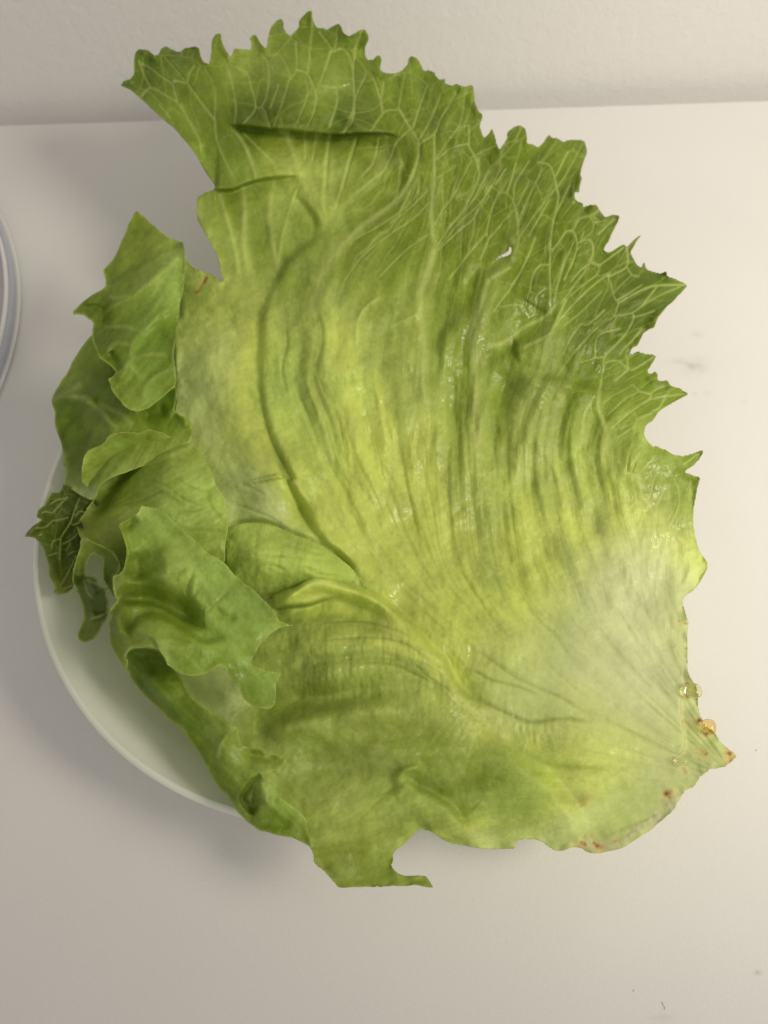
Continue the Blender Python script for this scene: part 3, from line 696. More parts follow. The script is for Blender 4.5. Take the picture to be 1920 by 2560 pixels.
V1 += [k3(p) for p in ([(450,150),(465,230),(430,400),(415,600),(420,860)],[(510,420),(550,420),(580,480),(570,560),(540,640)],[(510,420),(430,540)],[(550,420),(590,350),(650,335),(680,370),(740,360)],[(580,500),(640,470),(670,500),(660,600),(600,650),(540,720)],[(660,600),(710,620),(740,600),(850,520)],[(680,370),(660,430),(590,490)],[(800,350),(700,440)],[(710,620),(690,680),(600,750),(540,800)],[(755,680),(775,730),(800,820),(820,850),(790,930),(700,990),(600,1100),(520,1190),(460,1280)],[(755,680),(650,760),(560,850),(480,940),(440,1000)],[(870,520),(870,630),(770,690)],[(870,630),(900,680),(940,690)],[(900,680),(790,790)],[(960,740),(820,830)],[(820,850),(960,770),(1050,745),(1220,740)],[(790,930),(900,905),(960,865),(1050,810),(1190,750)],[(900,905),(910,940),(870,1020),(800,1100),(740,1170),(730,1250),(710,1360)],[(910,935),(1035,895)],[(960,865),(1050,750)],[(740,1165),(690,1170),(685,1100),(720,1030),(830,1000)],[(690,1170),(600,1200)],[(740,1200),(820,1190),(880,1240),(930,1230),(1030,1165)],[(830,1150),(870,1100),(980,1000)],[(880,1240),(800,1310)],[(600,970),(540,1050),(490,1150)],[(600,970),(650,970),(740,890)],[(330,460),(280,590),(210,720),(130,830),(80,900)],[(220,440),(230,380),(215,290)],[(300,780),(340,800),(330,870),(300,930),(240,860),(120,870)],[(340,800),(390,760)],[(300,780),(310,700),(350,630),(410,620)],[(260,640),(190,740)],[(905,1330),(860,1360),(800,1390),(730,1440)],[(905,1330),(940,1370),(860,1420),(760,1510)],[(940,1370),(1010,1390),(1005,1420),(900,1490),(780,1590)],[(1010,1390),(1060,1350),(1110,1340)],[(1005,1420),(1110,1400),(1230,1385)],[(920,1490),(930,1540),(910,1580),(890,1659)],[(930,1540),(1050,1480),(1100,1400)],[(910,1580),(820,1640)],[(880,1570),(800,1600)],[(510,560),(470,700),(440,840)],[(640,640),(560,740),(480,850)],[(870,1160),(880,1240)],[(560,480),(500,620),(450,780)],[(720,780),(600,900),(500,980)],[(960,1000),(870,1110)],[(620,420),(600,480)])]
V1 += [k4(p) for p in ([(920,160),(890,290),(870,430)],[(955,565),(830,690)],[(1010,630),(950,720),(900,820)],[(1060,400),(1030,480),(1010,580)],[(1060,400),(1110,395),(1140,450)],[(1150,470),(1180,540),(1170,640),(1110,760)],[(1100,500),(1050,640)],[(950,310),(900,420)],[(1040,330),(940,440)],[(1050,370),(960,510)],[(1290,320),(1210,380)],[(1250,480),(1240,600)])]
for i_, p in enumerate(V1): vein(A.V, X, Y, p, (2.6 if i_ % 4 == 0 else 1.7), .74 + .26 * ((i_ * 7) % 5) / 4, w2=2.3, tb=0)
VW = [(k1([(1190,780),(1230,810),(1290,990),(1370,1160),(1450,1300),(1460,1370)]),7,12),(k1([(1230,780),(1250,860),(1310,1040),(1400,1200),(1470,1310)]),5,9),(k1([(1480,800),(1465,950),(1450,1200),(1460,1330)]),6,9),(k1([(1640,820),(1600,950),(1560,1100),(1500,1270)]),5,6),(k1([(1330,790),(1340,960)]),3,4),(k1([(1400,790),(1380,960)]),3,4),(k1([(910,770),(970,850),(1020,970),(1045,1080)]),5,6),(k1([(970,790),(1060,880),(1150,970),(1170,1050)]),3,4),
      (k1([(830,1150),(860,1260),(900,1400),(930,1560),(940,1659)]),7,8),(k1([(965,1120),(975,1250),(970,1400),(990,1560),(1010,1659)]),9,12),(k1([(1160,1060),(1130,1200),(1140,1400),(1170,1600)]),7,11),(k1([(1290,1130),(1230,1290),(1190,1450),(1170,1600)]),4,6),
      (k2([(400,990),(300,1080),(190,1170)]),4,6),(k2([(350,820),(320,960),(240,1060)]),3,4),(k2([(585,830),(590,880),(570,990),(510,1120),(420,1220),(250,1340),(80,1500)]),4,14),
      (k2([(680,790),(680,930),(680,1080),(660,1250),(670,1400),(690,1480)]),3.5,9),(k3([(440,870),(380,930),(250,1000),(150,1080),(20,1100)]),5,9),(k3([(510,830),(440,980),(400,1040),(230,1130)]),4,7),(k3([(710,1360),(700,1470),(740,1600)]),6,9),(k3([(680,1400),(620,1500),(600,1659)]),4,8),
      (k4([(690,50),(740,160),(735,300),(760,420)]),7,9),(k4([(870,430),(930,450),(955,520),(960,560),(1010,620),(1040,680),(1110,760)]),6,8),(k4([(1110,760),(1180,820),(1210,880),(1180,960),(1160,990)]),5,4),(k4([(1260,950),(1230,1040),(1200,1120)]),6,8),(k4([(1050,790),(1010,1000),(1000,1200)]),5,8),(k4([(1100,800),(1050,1050),(1040,1200)]),4,6),(k4([(880,860),(880,1100)]),5,7),(k4([(970,800),(950,960)]),4,5),
      (k9([(1150,300),(1110,430),(1070,560),(1070,700),(1090,900),(1080,1100),(1080,1400),(1090,1659)]),12,17),(k9([(1470,480),(1400,700),(1380,850),(1400,1100),(1400,1300),(1400,1500),(1390,1659)]),10,22),
      (k9([(640,220),(530,360),(465,500),(445,700),(450,900),(462,1100),(500,1350),(550,1500),(600,1659)]),22,30),(k9([(1600,400),(1480,470)]),5,9),(k9([(900,750),(1020,690),(1080,660)]),6,7),(k9([(700,900),(690,750),(740,640),(850,560)]),4,5),
      (k10([(780,0),(850,200),(950,420),(1010,600),(1080,750),(1170,930),(1320,1100),(1450,1230)]),10,12),(k4([(330,200),(400,350),(480,450),(530,600)]),8,10),(k9([(800,1000),(820,1200),(850,1400),(860,1600)]),5,8),(k9([(900,1300),(930,1600)]),5,6)]
for p, a, b in VW:
    vein(A.V, X, Y, p, a * .8, .95, w2=b * .85)
    ridge(Z, X, Y, p, .00035 + .00002 * (a + b), (a + b) * .7, .3, .3)
Vf = np.clip(A.V, 0, 1)
# dark fine folds
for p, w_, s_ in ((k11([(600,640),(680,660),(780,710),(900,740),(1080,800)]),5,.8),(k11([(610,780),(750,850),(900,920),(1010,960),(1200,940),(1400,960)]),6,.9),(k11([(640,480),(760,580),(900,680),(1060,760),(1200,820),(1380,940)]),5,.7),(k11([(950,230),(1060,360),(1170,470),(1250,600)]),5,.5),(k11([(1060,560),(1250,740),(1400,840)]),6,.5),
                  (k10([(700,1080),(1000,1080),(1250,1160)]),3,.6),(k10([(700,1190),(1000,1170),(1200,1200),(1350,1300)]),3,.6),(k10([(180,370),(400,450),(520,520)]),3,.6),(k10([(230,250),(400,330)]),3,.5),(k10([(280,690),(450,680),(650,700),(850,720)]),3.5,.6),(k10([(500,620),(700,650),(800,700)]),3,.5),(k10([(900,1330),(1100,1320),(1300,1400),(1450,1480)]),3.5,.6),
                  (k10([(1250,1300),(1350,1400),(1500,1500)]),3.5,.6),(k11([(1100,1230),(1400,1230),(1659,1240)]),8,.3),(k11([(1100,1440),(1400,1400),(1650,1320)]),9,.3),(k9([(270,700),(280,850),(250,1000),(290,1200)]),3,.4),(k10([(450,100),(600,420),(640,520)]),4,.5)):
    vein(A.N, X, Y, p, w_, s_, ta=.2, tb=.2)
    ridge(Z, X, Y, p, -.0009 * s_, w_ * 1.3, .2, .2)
# cross wrinkles, fine, on the glossy ribs
cross = np.exp(-(((X - 950) / 330) ** 2 + ((Y - 1650) / 130) ** 2)) + .8 * np.exp(-(((X - 1330) / 110) ** 2 + ((Y - 1830) / 45) ** 2)) + .5 * np.exp(-(((X - 900) / 150) ** 2 + ((Y - 1100) / 300) ** 2))
Z += 0.00045 * np.clip(cross, 0, 1) * fbm(X / 9, Y / 28, 31, 2)
rib1 = fbm(A.fu * 1.25 + wob, A.fv * .5, 61, 2); rib2 = fbm(A.fu * 3.1 + wob * 2, A.fv * 1.1, 62, 2)
ribs = np.clip(rib1 * 1.3 + .1, 0, 1) * .55 + np.clip(rib2 * 1.4, 0, 1) * .45
cenm = np.exp(-(((X - 1080) / 430) ** 2 + ((Y - 1130) / 500) ** 2) ** 1.5)
Z += .0036 * cenm * damp * ribs
A.V = np.maximum(A.V, np.clip(ribs * cenm * 1.25 * (.4 + .6 * damp), 0, .85))
ln = fbm(A.fu * 2.3 + 3 + .3 * fbm(X / 60, Y / 60, 65, 2), A.fv * .55, 63, 2)
ln2 = fbm(A.fu * 4.1 + 9, A.fv * 1.3, 64, 2)
lmask = np.clip(1.0 * np.exp(-(((X - 1060) / 260) ** 2 + ((Y - 560) / 230) ** 2)) + .45 * outer * np.exp(-(((X - 1350) / 330) ** 2 + ((Y - 650) / 330) ** 2)), 0, 1)
A.V = np.maximum(A.V, lmask * np.maximum(.72 * np.exp(-(ln / .055) ** 2), .5 * np.exp(-(ln2 / .06) ** 2)))
vein(A.N, X, Y, [(x_, y_ - 22) for x_, y_ in foldA], 34, .42, ta=.15, tb=.2)  # shade above and below the folds, painted into the leaf colour
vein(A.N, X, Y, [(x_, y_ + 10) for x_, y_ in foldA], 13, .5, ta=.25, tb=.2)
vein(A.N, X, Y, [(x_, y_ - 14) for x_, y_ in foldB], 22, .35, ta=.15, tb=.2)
ang = np.arctan2(Y - 1960, X - 1850); rad = np.hypot(Y - 1960, X - 1850)
fb = fbm(ang * 15, rad / 260, 81, 2); fb2 = fbm(ang * 34 + 5, rad / 200, 82, 2)
fz = np.clip(1.3 * np.exp(-((rad - 330) / 260) ** 2), 0, 1)
A.N = np.maximum(A.N, fz * np.maximum(.20 * np.exp(-(fb / .05) ** 2), .10 * np.exp(-(fb2 / .08) ** 2)))
Z += .0007 * fz * fb + .0003 * fz * fb2
# the cut at the base
cutl = m1([(575,430),(565,700),(600,950),(620,1150),(580,1270),(500,1340),(440,1400)])
cd_, csg, ct = line_dist(cutl, X, Y, 60)
vein(A.B, X, Y, cutl, 1.5, .45, ta=0, tb=0)
step(Z, X, Y, cutl, -.0016, 40, edge=2, ta=0, tb=.2)
for x, y, r, s_ in ((640,330,14,.9),(655,490,20,.9),(780,535,12,.7),(820,835,22,.95),(915,1025,22,.8),(620,850,24,.35),(840,1290,34,.35),(920,1300,14,.8),(1240,1295,18,.9),(1190,1275,14,.4),(1220,1380,30,.3),(520,1410,14,.6),(600,1500,20,.5),(630,1550,22,.45),(720,900,26,.15)):
    p = m1([(x, y)])[0]; blob(A.B, X, Y, p, r * .1808 * 1.5 + 1.4, s_)
for x, y, r, s_ in ((1100,350,24,.95),(1150,330,30,.4),(1140,390,14,.6),(225,435,40,.35),(290,375,60,.18),(570,840,14,.6),(380,890,18,.9),(430,905,26,.5),(240,860,20,.55),(265,880,12,.7),(215,850,10,.5),(350,860,10,.8),(330,780,8,.6),(150,900,24,.3)):
    p = m2([(x, y)])[0]; blob(A.B, X, Y, p, r * .241 * 1.2 + 1.4, s_)
for x, y, r, s_ in ((1180,1310,14,.7),(1215,1325,12,.8),(1220,1470,7,.9)):
    p = k4([(x, y)])[0]; blob(A.B, X, Y, p, r * .42 + 1, s_, (r * .25 + 1))
for p in (l1([(1385,640),(1360,690),(1330,730),(1300,770)]),): vein(A.B, X, Y, p, 2.6, .7, ta=0, tb=0)
for x, y in ((1365, 680), (1380, 650), (1300, 765)):
    p = l1([(x, y)])[0]; blob(A.B, X, Y, p, 5, .5)

for x_, y_, rx_, ry_, k_ in ((950,1590,170,22,.8),(860,1700,110,16,.7),(900,1790,170,20,.55),(1330,1825,120,24,.55),(830,1540,110,14,.5),(940,960,40,90,.4),(860,1150,45,120,.6),(800,1000,30,120,.45),(1230,1170,40,60,.5),(1010,1150,40,120,.4)):  # bright sparkle bands on the wrinkles, painted as pale colour
    tilt = (X - x_) * .22 if x_ == 950 else (-(X - x_) * .18 if x_ == 900 else 0)
    bnd = k_ * np.exp(-((X - x_) / rx_) ** 2 - ((Y - y_ - tilt) / ry_) ** 2)
    A.V = np.maximum(A.V, np.clip(bnd * (.45 + 1.1 * fbm(X / 8, Y / 22, 71, 2)), 0, 1))
for p_, w_, k_ in ((l1([(1160,900),(1300,980),(1450,1100),(1560,1250),(1640,1420)]) + [(620,1010),(660,1120)], 26, .9), ([(600,1130),(660,1230),(740,1330)], 30, .7), (k10([(260,560),(430,600),(650,680),(860,780)]), 34, .8), ([(470,900),(520,1050),(560,1180)], 34, .6),
                   (k9([(470,900),(450,1100),(520,1400),(600,1659)]), 30, .7), ([(870,1230),(960,1400),(1060,1540)], 20, .6)):
    tmp = np.zeros(X.shape); vein(tmp, X, Y, p_, w_, k_, ta=.2, tb=.2)
    A.V = np.maximum(A.V, np.clip(tmp * (.5 + 1.3 * fbm(X / 6, Y / 6, 73, 2)), 0, 1))
# wet spots
A.Wt = np.clip(0.10 + 0.6 * fbm(X / 45, Y / 90, 41, 3) + .3 * midm, 0, 1)
# where the fine net shows: the thin green outer part
netp = [((300,200),1),((800,100),1),((1200,400),1),((1500,600),1),((1700,750),1),((1600,1000),1),((1000,600),.6),((1300,800),.6),((1500,1200),.5),((900,700),.15),((1100,1000),0),((700,900),0),
        ((900,1500),0),((1300,1500),0),((1600,1800),0),((700,1700),.05),((1000,2000),.1),((600,500),.2),((450,900),0),((500,1800),.1)]
A.fine = np.clip(tps([p for p, _ in netp], [v for _, v in netp], X, Y, .001), 0, 1)
foldm = np.clip(A.N, 0, 1)
colsA = [((310,190),(.17,.25,.02)),((450,170),(.19,.28,.025)),((470,300),(.26,.36,.035)),((600,190),(.32,.42,.04)),((800,80),(.20,.29,.02)),((830,240),(.30,.41,.045)),((700,285),(.14,.21,.014)),((600,275),(.16,.24,.014)),((860,290),(.13,.21,.012)),((700,240),(.20,.29,.02)),((700,380),(.42,.50,.07)),((950,300),(.20,.28,.02)),((1050,200),(.22,.32,.03)),((640,400),(.25,.36,.03)),((860,400),(.33,.44,.04)),  # darkest entries along the top fold also carry its painted shade
         ((1200,330),(.18,.26,.018)),((1350,450),(.17,.25,.014)),((1440,370),(.20,.29,.02)),((1500,600),(.17,.25,.014)),((1700,720),(.17,.25,.025)),((1600,850),(.15,.23,.014)),((1550,750),(.16,.24,.014)),((1600,1000),(.24,.34,.025)),((1700,980),(.24,.34,.025)),((1730,1140),(.24,.34,.03)),
         ((1100,500),(.22,.31,.02)),((1000,650),(.22,.31,.02)),((900,650),(.26,.36,.03)),((950,500),(.24,.33,.02)),((1200,650),(.23,.32,.02)),((1300,850),(.22,.32,.022)),((1250,950),(.25,.35,.025)),((600,520),(.27,.37,.03)),((540,470),(.27,.37,.03)),((560,620),(.30,.40,.04)),((700,700),(.28,.38,.03)),((850,800),(.40,.50,.045)),((1000,900),(.34,.44,.035)),((1000,1100),(.44,.53,.045)),
         ((1150,1150),(.38,.48,.04)),((1350,1100),(.30,.40,.035)),((1500,1150),(.36,.46,.045)),((1600,1300),(.42,.51,.08)),((1700,1400),(.50,.58,.12)),((1600,1500),(.66,.70,.30)),((1400,1350),(.42,.50,.07)),((1200,1400),(.42,.51,.055)),((1000,1300),(.46,.55,.06)),((1100,1500),(.44,.52,.08)),((1300,1600),(.48,.56,.12)),((1600,1650),(.64,.68,.28)),
         ((1450,1750),(.52,.59,.15)),((1650,1800),(.54,.60,.18)),((1250,1830),(.46,.54,.12)),((1600,1950),(.50,.57,.15)),((1450,2000),(.48,.55,.13)),((1750,1880),(.56,.58,.26)),((1820,1890),(.60,.56,.30)),((1770,1790),(.60,.62,.30)),((1640,2040),(.62,.64,.32)),((1550,2110),(.62,.64,.30)),((1470,2130),(.70,.62,.42)),((1455,2095),(.62,.62,.32)),
         ((1300,2050),(.33,.43,.07)),((1200,2000),(.30,.40,.035)),((1100,1900),(.30,.40,.03)),((1250,1900),(.32,.42,.045)),((1400,2050),(.46,.54,.14)),((1200,2090),(.46,.54,.14)),((1080,2050),(.36,.46,.06)),
         ((900,1900),(.32,.41,.035)),((800,2000),(.36,.45,.05)),((1000,2200),(.26,.35,.02)),((850,2200),(.30,.39,.025)),((960,2100),(.36,.46,.07)),((700,1850),(.32,.42,.03)),((650,1750),(.40,.46,.08)),((560,1700),(.50,.54,.16)),((620,1760),(.48,.52,.14)),((900,1780),(.36,.46,.03)),
         ((800,1600),(.38,.47,.04)),((1000,1600),(.42,.51,.05)),((700,1480),(.42,.50,.05)),((720,1400),(.60,.66,.20)),((600,1360),(.52,.60,.14)),((600,1200),(.56,.62,.18)),((520,1000),(.54,.60,.17)),((480,850),(.48,.54,.13)),((500,750),(.36,.40,.06)),((520,690),(.46,.50,.12)),((600,850),(.50,.57,.13)),((450,1150),(.46,.55,.12)),((780,1420),(.56,.62,.16)),((700,1260),(.54,.60,.17)),((760,1250),(.42,.52,.045)),((680,950),(.34,.46,.035))]
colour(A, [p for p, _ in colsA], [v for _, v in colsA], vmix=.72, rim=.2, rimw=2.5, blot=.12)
bm = np.zeros(X.shape)
blob(bm, X, Y, (1600, 1540), 150, .65, 180); blob(bm, X, Y, (1660, 1760), 120, .35, 120); blob(bm, X, Y, (1500, 1700), 230, .28, 120); blob(bm, X, Y, (1610, 1400), 110, .3, 90); blob(bm, X, Y, (1700, 1930), 120, .35, 60)
bm = (np.clip(bm, 0, .8) * (1 - .45 * np.clip(A.N, 0, 1)) * (1 + .12 * fb))[..., None] * (1 - np.clip(A.B, 0, 1)[..., None])
A.col = A.col * (1 - bm) + np.array((0.80, 0.83, 0.53)) * bm
# whitish wounded skin beside the cut
cutm = np.zeros(X.shape)
vein(cutm, X, Y, m2([(1150,300),(1180,420),(1120,520),(1000,620),(850,700),(700,800),(520,890),(300,870)]), 13, .5, ta=.1, tb=.1)
for x, y, r in ((1000,580,55),(1130,470,30),(280,850,48),(780,710,30),(370,920,30)):
    p = m2([(x, y)])[0]; blob(cutm, X, Y, p, r * .241, .6)
cutm = np.clip(.95 * cutm * (1 + .5 * fbm(X / 9, Y / 9, 51, 3)), 0, 1)[..., None] * (1 - np.clip(A.B, 0, 1)[..., None])
A.col = A.col * (1 - cutm) + np.array((0.80, 0.76, 0.55)) * cutm
Z += .0011 * cutm[..., 0] * (.5 + fbm(X / 12, Y / 12, 52, 3))
Z += .0014 * (1 - Vf) * np.clip(A.fine + .3, 0, 1) * (1 - basem) * fbm(A.fu * 2.6, A.fv * 2.6, 53, 2) - .0006 * Vf * A.fine
A.th = 0.0005 + 0.0014 * np.clip(basem * 1.2, 0, 1) * np.clip((A.D - 6) / 18, 0, 1) + .0008 * np.clip(midm, 0, 1)
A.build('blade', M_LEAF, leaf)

# ---- side lobes
def lobe(outline, zpts, feats, cols, veins=(), darkv=(), cell=2.9, rough=.0003, edgew=.002, fine=.0, flow=None, seed=7, name='leaf_lobe', rim=.6, blot=.14, vmix=.5, vw=(4, 5), spots=(), holes=(), fsc=(90., 160.), gn=None):
    s = Sheet(outline, cell, holes, seed=seed)
    X, Y = s.X, s.Y
    s.Z = tps([p for p, _ in zpts], [v for _, v in zpts], X, Y, .0005)
    if flow:
        a = math.radians(flow); s.fu = (X * math.cos(a) + Y * math.sin(a)) / fsc[0]; s.fv = (-X * math.sin(a) + Y * math.cos(a)) / fsc[1]
    s.Z += .0011 * fbm(X / 70, Y / 70, seed + 1, 3) + rough * fbm(X / 22, Y / 22, seed + 2, 3)
    s.Z += .0007 * fbm(s.fu * 4, s.fv * 1.5, seed + 3, 2)
    s.Z += edgew * np.exp(-(s.edge / 13) ** 2) * (.25 + fbm(X / 55, Y / 55, seed + 4, 2))
    for f in feats:
        if f[0] == 's': step(s.Z, X, Y, f[1], *f[2:5], **(f[5] if len(f) > 5 else {}))
        else: ridge(s.Z, X, Y, f[1], *f[2:])
    for v in veins:
        vein(s.V, X, Y, v, vw[0], .8, w2=vw[1]); ridge(s.Z, X, Y, v, .0006, vw[1] * 1.2, .1, .1)
    for v in darkv:
        vein(s.N, X, Y, v, 2.6, .6, ta=.2, tb=.2); ridge(s.Z, X, Y, v, -.0007, 5, .2, .2)
    for (x, y, r, k) in spots: blob(s.B, X, Y, (x, y), r, k)
    s.fine[:] = fine
    if gn: s.gain = gn
    s.Wt = np.clip(.2 + .5 * fbm(X / 40, Y / 60, seed + 8, 3), 0, 1)
    colour(s, [p for p, _ in cols], [v for _, v in cols], vmix=vmix, rim=rim, rimw=3.0, blot=blot, seed=seed)
    s.col = s.col * np.array((1.05, 1.06, 1.05))
    s.col *= np.minimum(1, .80 / (s.col.max(-1) + 1e-6))[..., None]
    s.col[..., 0] = np.minimum(s.col[..., 0], .82 * s.col[..., 1])
    s.build(name, M_LEAF, leaf)
    return s

# pale puffed fold tucked in left of the groove
lobe(k10([(148,640),(150,570),(172,522),(205,502),(290,487),(420,498),(560,558),(700,612),(830,698),(900,760),(950,830),(990,885),(1030,925),(940,930),(800,930),(600,960),(400,1010),(300,930),(200,830),(160,730)]),
     [(k10([(150,600)])[0],.0690),(k10([(300,490)])[0],.0680),(k10([(560,560)])[0],.0665),(k10([(830,700)])[0],.0620),(k10([(1000,890)])[0],.0575),(k10([(350,680)])[0],.0790),(k10([(600,720)])[0],.0765),(k10([(780,790)])[0],.0700),
      (k10([(200,830)])[0],.0640),(k10([(400,900)])[0],.0620),(k10([(600,900)])[0],.0590),(k10([(850,900)])[0],.0560),(k10([(350,1000)])[0],.0560)],
     [], [(k10([(200,560)])[0],(.46,.54,.06)),(k10([(400,560)])[0],(.56,.62,.085)),(k10([(500,700)])[0],(.58,.64,.09)),(k10([(350,800)])[0],(.54,.60,.085)),(k10([(800,760)])[0],(.56,.62,.06)),(k10([(500,880)])[0],(.46,.53,.07)),(k10([(950,860)])[0],(.48,.56,.08))],
     darkv=[k10(p) for p in ([(280,690),(380,680),(500,690),(650,700),(850,720)],[(470,600),(600,640),(760,690)],[(300,760),(420,740),(520,780)],[(600,740),(700,790),(820,800)])], seed=251, rough=.0006, rim=.15, flow=12, blot=.2, gn=1.05, name='leaf_fold')
# dark lobe hanging behind, far left
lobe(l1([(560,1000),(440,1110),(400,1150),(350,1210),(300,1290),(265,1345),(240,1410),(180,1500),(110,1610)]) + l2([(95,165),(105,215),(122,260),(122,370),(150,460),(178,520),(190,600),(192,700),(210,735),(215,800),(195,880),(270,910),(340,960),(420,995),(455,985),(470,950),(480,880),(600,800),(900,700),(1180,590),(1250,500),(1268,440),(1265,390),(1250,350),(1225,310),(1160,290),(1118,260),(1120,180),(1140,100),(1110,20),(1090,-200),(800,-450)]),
     [((240,800),.076),((150,950),.066),((130,1000),.063),((150,1100),.062),((170,1180),.060),((200,1240),.064),((240,1230),.070),((300,1000),.073),((400,1000),.074),((480,1040),.072),((470,1090),.070),((300,1150),.070),((430,900),.074)],
     [('s', l2([(820,330),(950,300),(1080,230),(1130,120)]), -.002, 30, .0), ('r', l2([(110,160),(300,150),(500,200)]), .004, 18), ('r', l2([(180,260),(330,420),(380,560)]), -.003, 22), ('r', l2([(420,220),(560,340),(640,430)]), .0025, 14), ('r', l2([(820,330),(980,280),(1080,250)]), -.004, 26), ('r', l2([(1120,270),(1200,330),(1220,420)]), .003, 12)],
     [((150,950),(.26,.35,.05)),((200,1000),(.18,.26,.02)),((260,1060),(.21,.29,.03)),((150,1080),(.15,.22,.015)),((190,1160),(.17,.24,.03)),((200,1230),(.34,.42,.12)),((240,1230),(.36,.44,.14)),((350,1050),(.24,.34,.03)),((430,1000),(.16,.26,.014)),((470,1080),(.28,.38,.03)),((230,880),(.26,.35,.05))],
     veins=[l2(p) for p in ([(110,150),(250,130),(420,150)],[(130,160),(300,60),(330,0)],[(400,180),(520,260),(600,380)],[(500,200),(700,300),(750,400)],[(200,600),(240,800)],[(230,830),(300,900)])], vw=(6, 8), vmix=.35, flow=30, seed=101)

# inner roll of the side lobe: channel and pale pillow
S3 = lobe(l2([(345,820),(350,740),(365,640),(400,590),(430,575),(500,545),(540,515),(560,480),(600,450),(680,437),(760,440),(830,445),(870,425),(910,410),(960,425),(1020,440),(1090,480),(1180,515),(1250,528),(1300,565),(1340,620),(1400,700),(1440,800),(1460,880),(1510,940),(1540,1000),(1545,1100),(1565,1240),(1545,1300),(1535,1400),(1530,1510),(1480,1659),(1300,1800),(900,1800),(640,1659),(560,1500),(440,1440),(390,1330),(330,1310),(300,1200),(380,1080),(470,960),(430,920),(360,870)]),
     [((210,1170),.080),((240,1120),.082),((330,1085),.082),((400,1080),.080),((470,1110),.070),((380,1140),.067),((300,1180),.064),((250,1250),.060),((210,1330),.060),((480,1140),.079),((400,1180),.082),((500,1200),.080),((560,1300),.077),((560,1390),.074),((400,1350),.078),((300,1300),.078),((250,1330),.074),((400,1440),.068),((300,1430),.066)],
     [('s', l2([(1255,522),(1050,600),(870,680),(740,790),(640,940),(560,1090),(480,1210),(400,1310)])[::-1], -.0, 30, .0),
      ('s', l2([(1255,515),(1050,590),(870,670),(740,780),(630,930),(560,1070),(480,1190),(380,1320)]), .003, 40, .007, dict(lowdecay=45, edge=4, ta=.08, tb=.05)),
      ('r', l2([(870,720),(1000,670),(1200,640)]), -.0018, 12), ('r', l2([(700,860),(850,830),(1050,900),(1200,980),(1400,1020)]), .0015, 14),
      ('s', l2([(1270,560),(1400,700),(1460,880),(1550,1050),(1560,1250)]), -.0, 10, .0)],
     [((210,1150),(.36,.46,.04)),((230,1210),(.38,.48,.045)),((270,1120),(.34,.44,.035)),((320,1100),(.26,.36,.025)),((420,1090),(.36,.44,.05)),((300,1200),(.21,.30,.02)),((260,1270),(.20,.29,.03)),((450,1130),(.36,.45,.05)),((360,1200),(.32,.43,.035)),((480,1200),(.32,.44,.035)),((530,1280),(.32,.43,.04)),((400,1280),(.32,.43,.035)),((300,1280),(.34,.42,.04)),((250,1340),(.36,.42,.06)),((560,1380),(.32,.42,.04)),((280,1380),(.18,.26,.015)),((400,1400),(.30,.40,.03))],
     darkv=[l2(p) for p in ([(840,820),(950,840),(1080,900),(1200,990),(1380,1050)],[(1040,910),(930,960),(800,1010),(660,1040)],[(1200,1250),(1350,1240),(1540,1250)],[(1380,920),(1420,1050),(1520,1160)],[(1090,1110),(1250,1090),(1400,1060)],[(1100,790),(1250,880),(1380,920),(1450,890)],[(880,460),(900,520)])], flow=60, seed=131, rough=.0004)

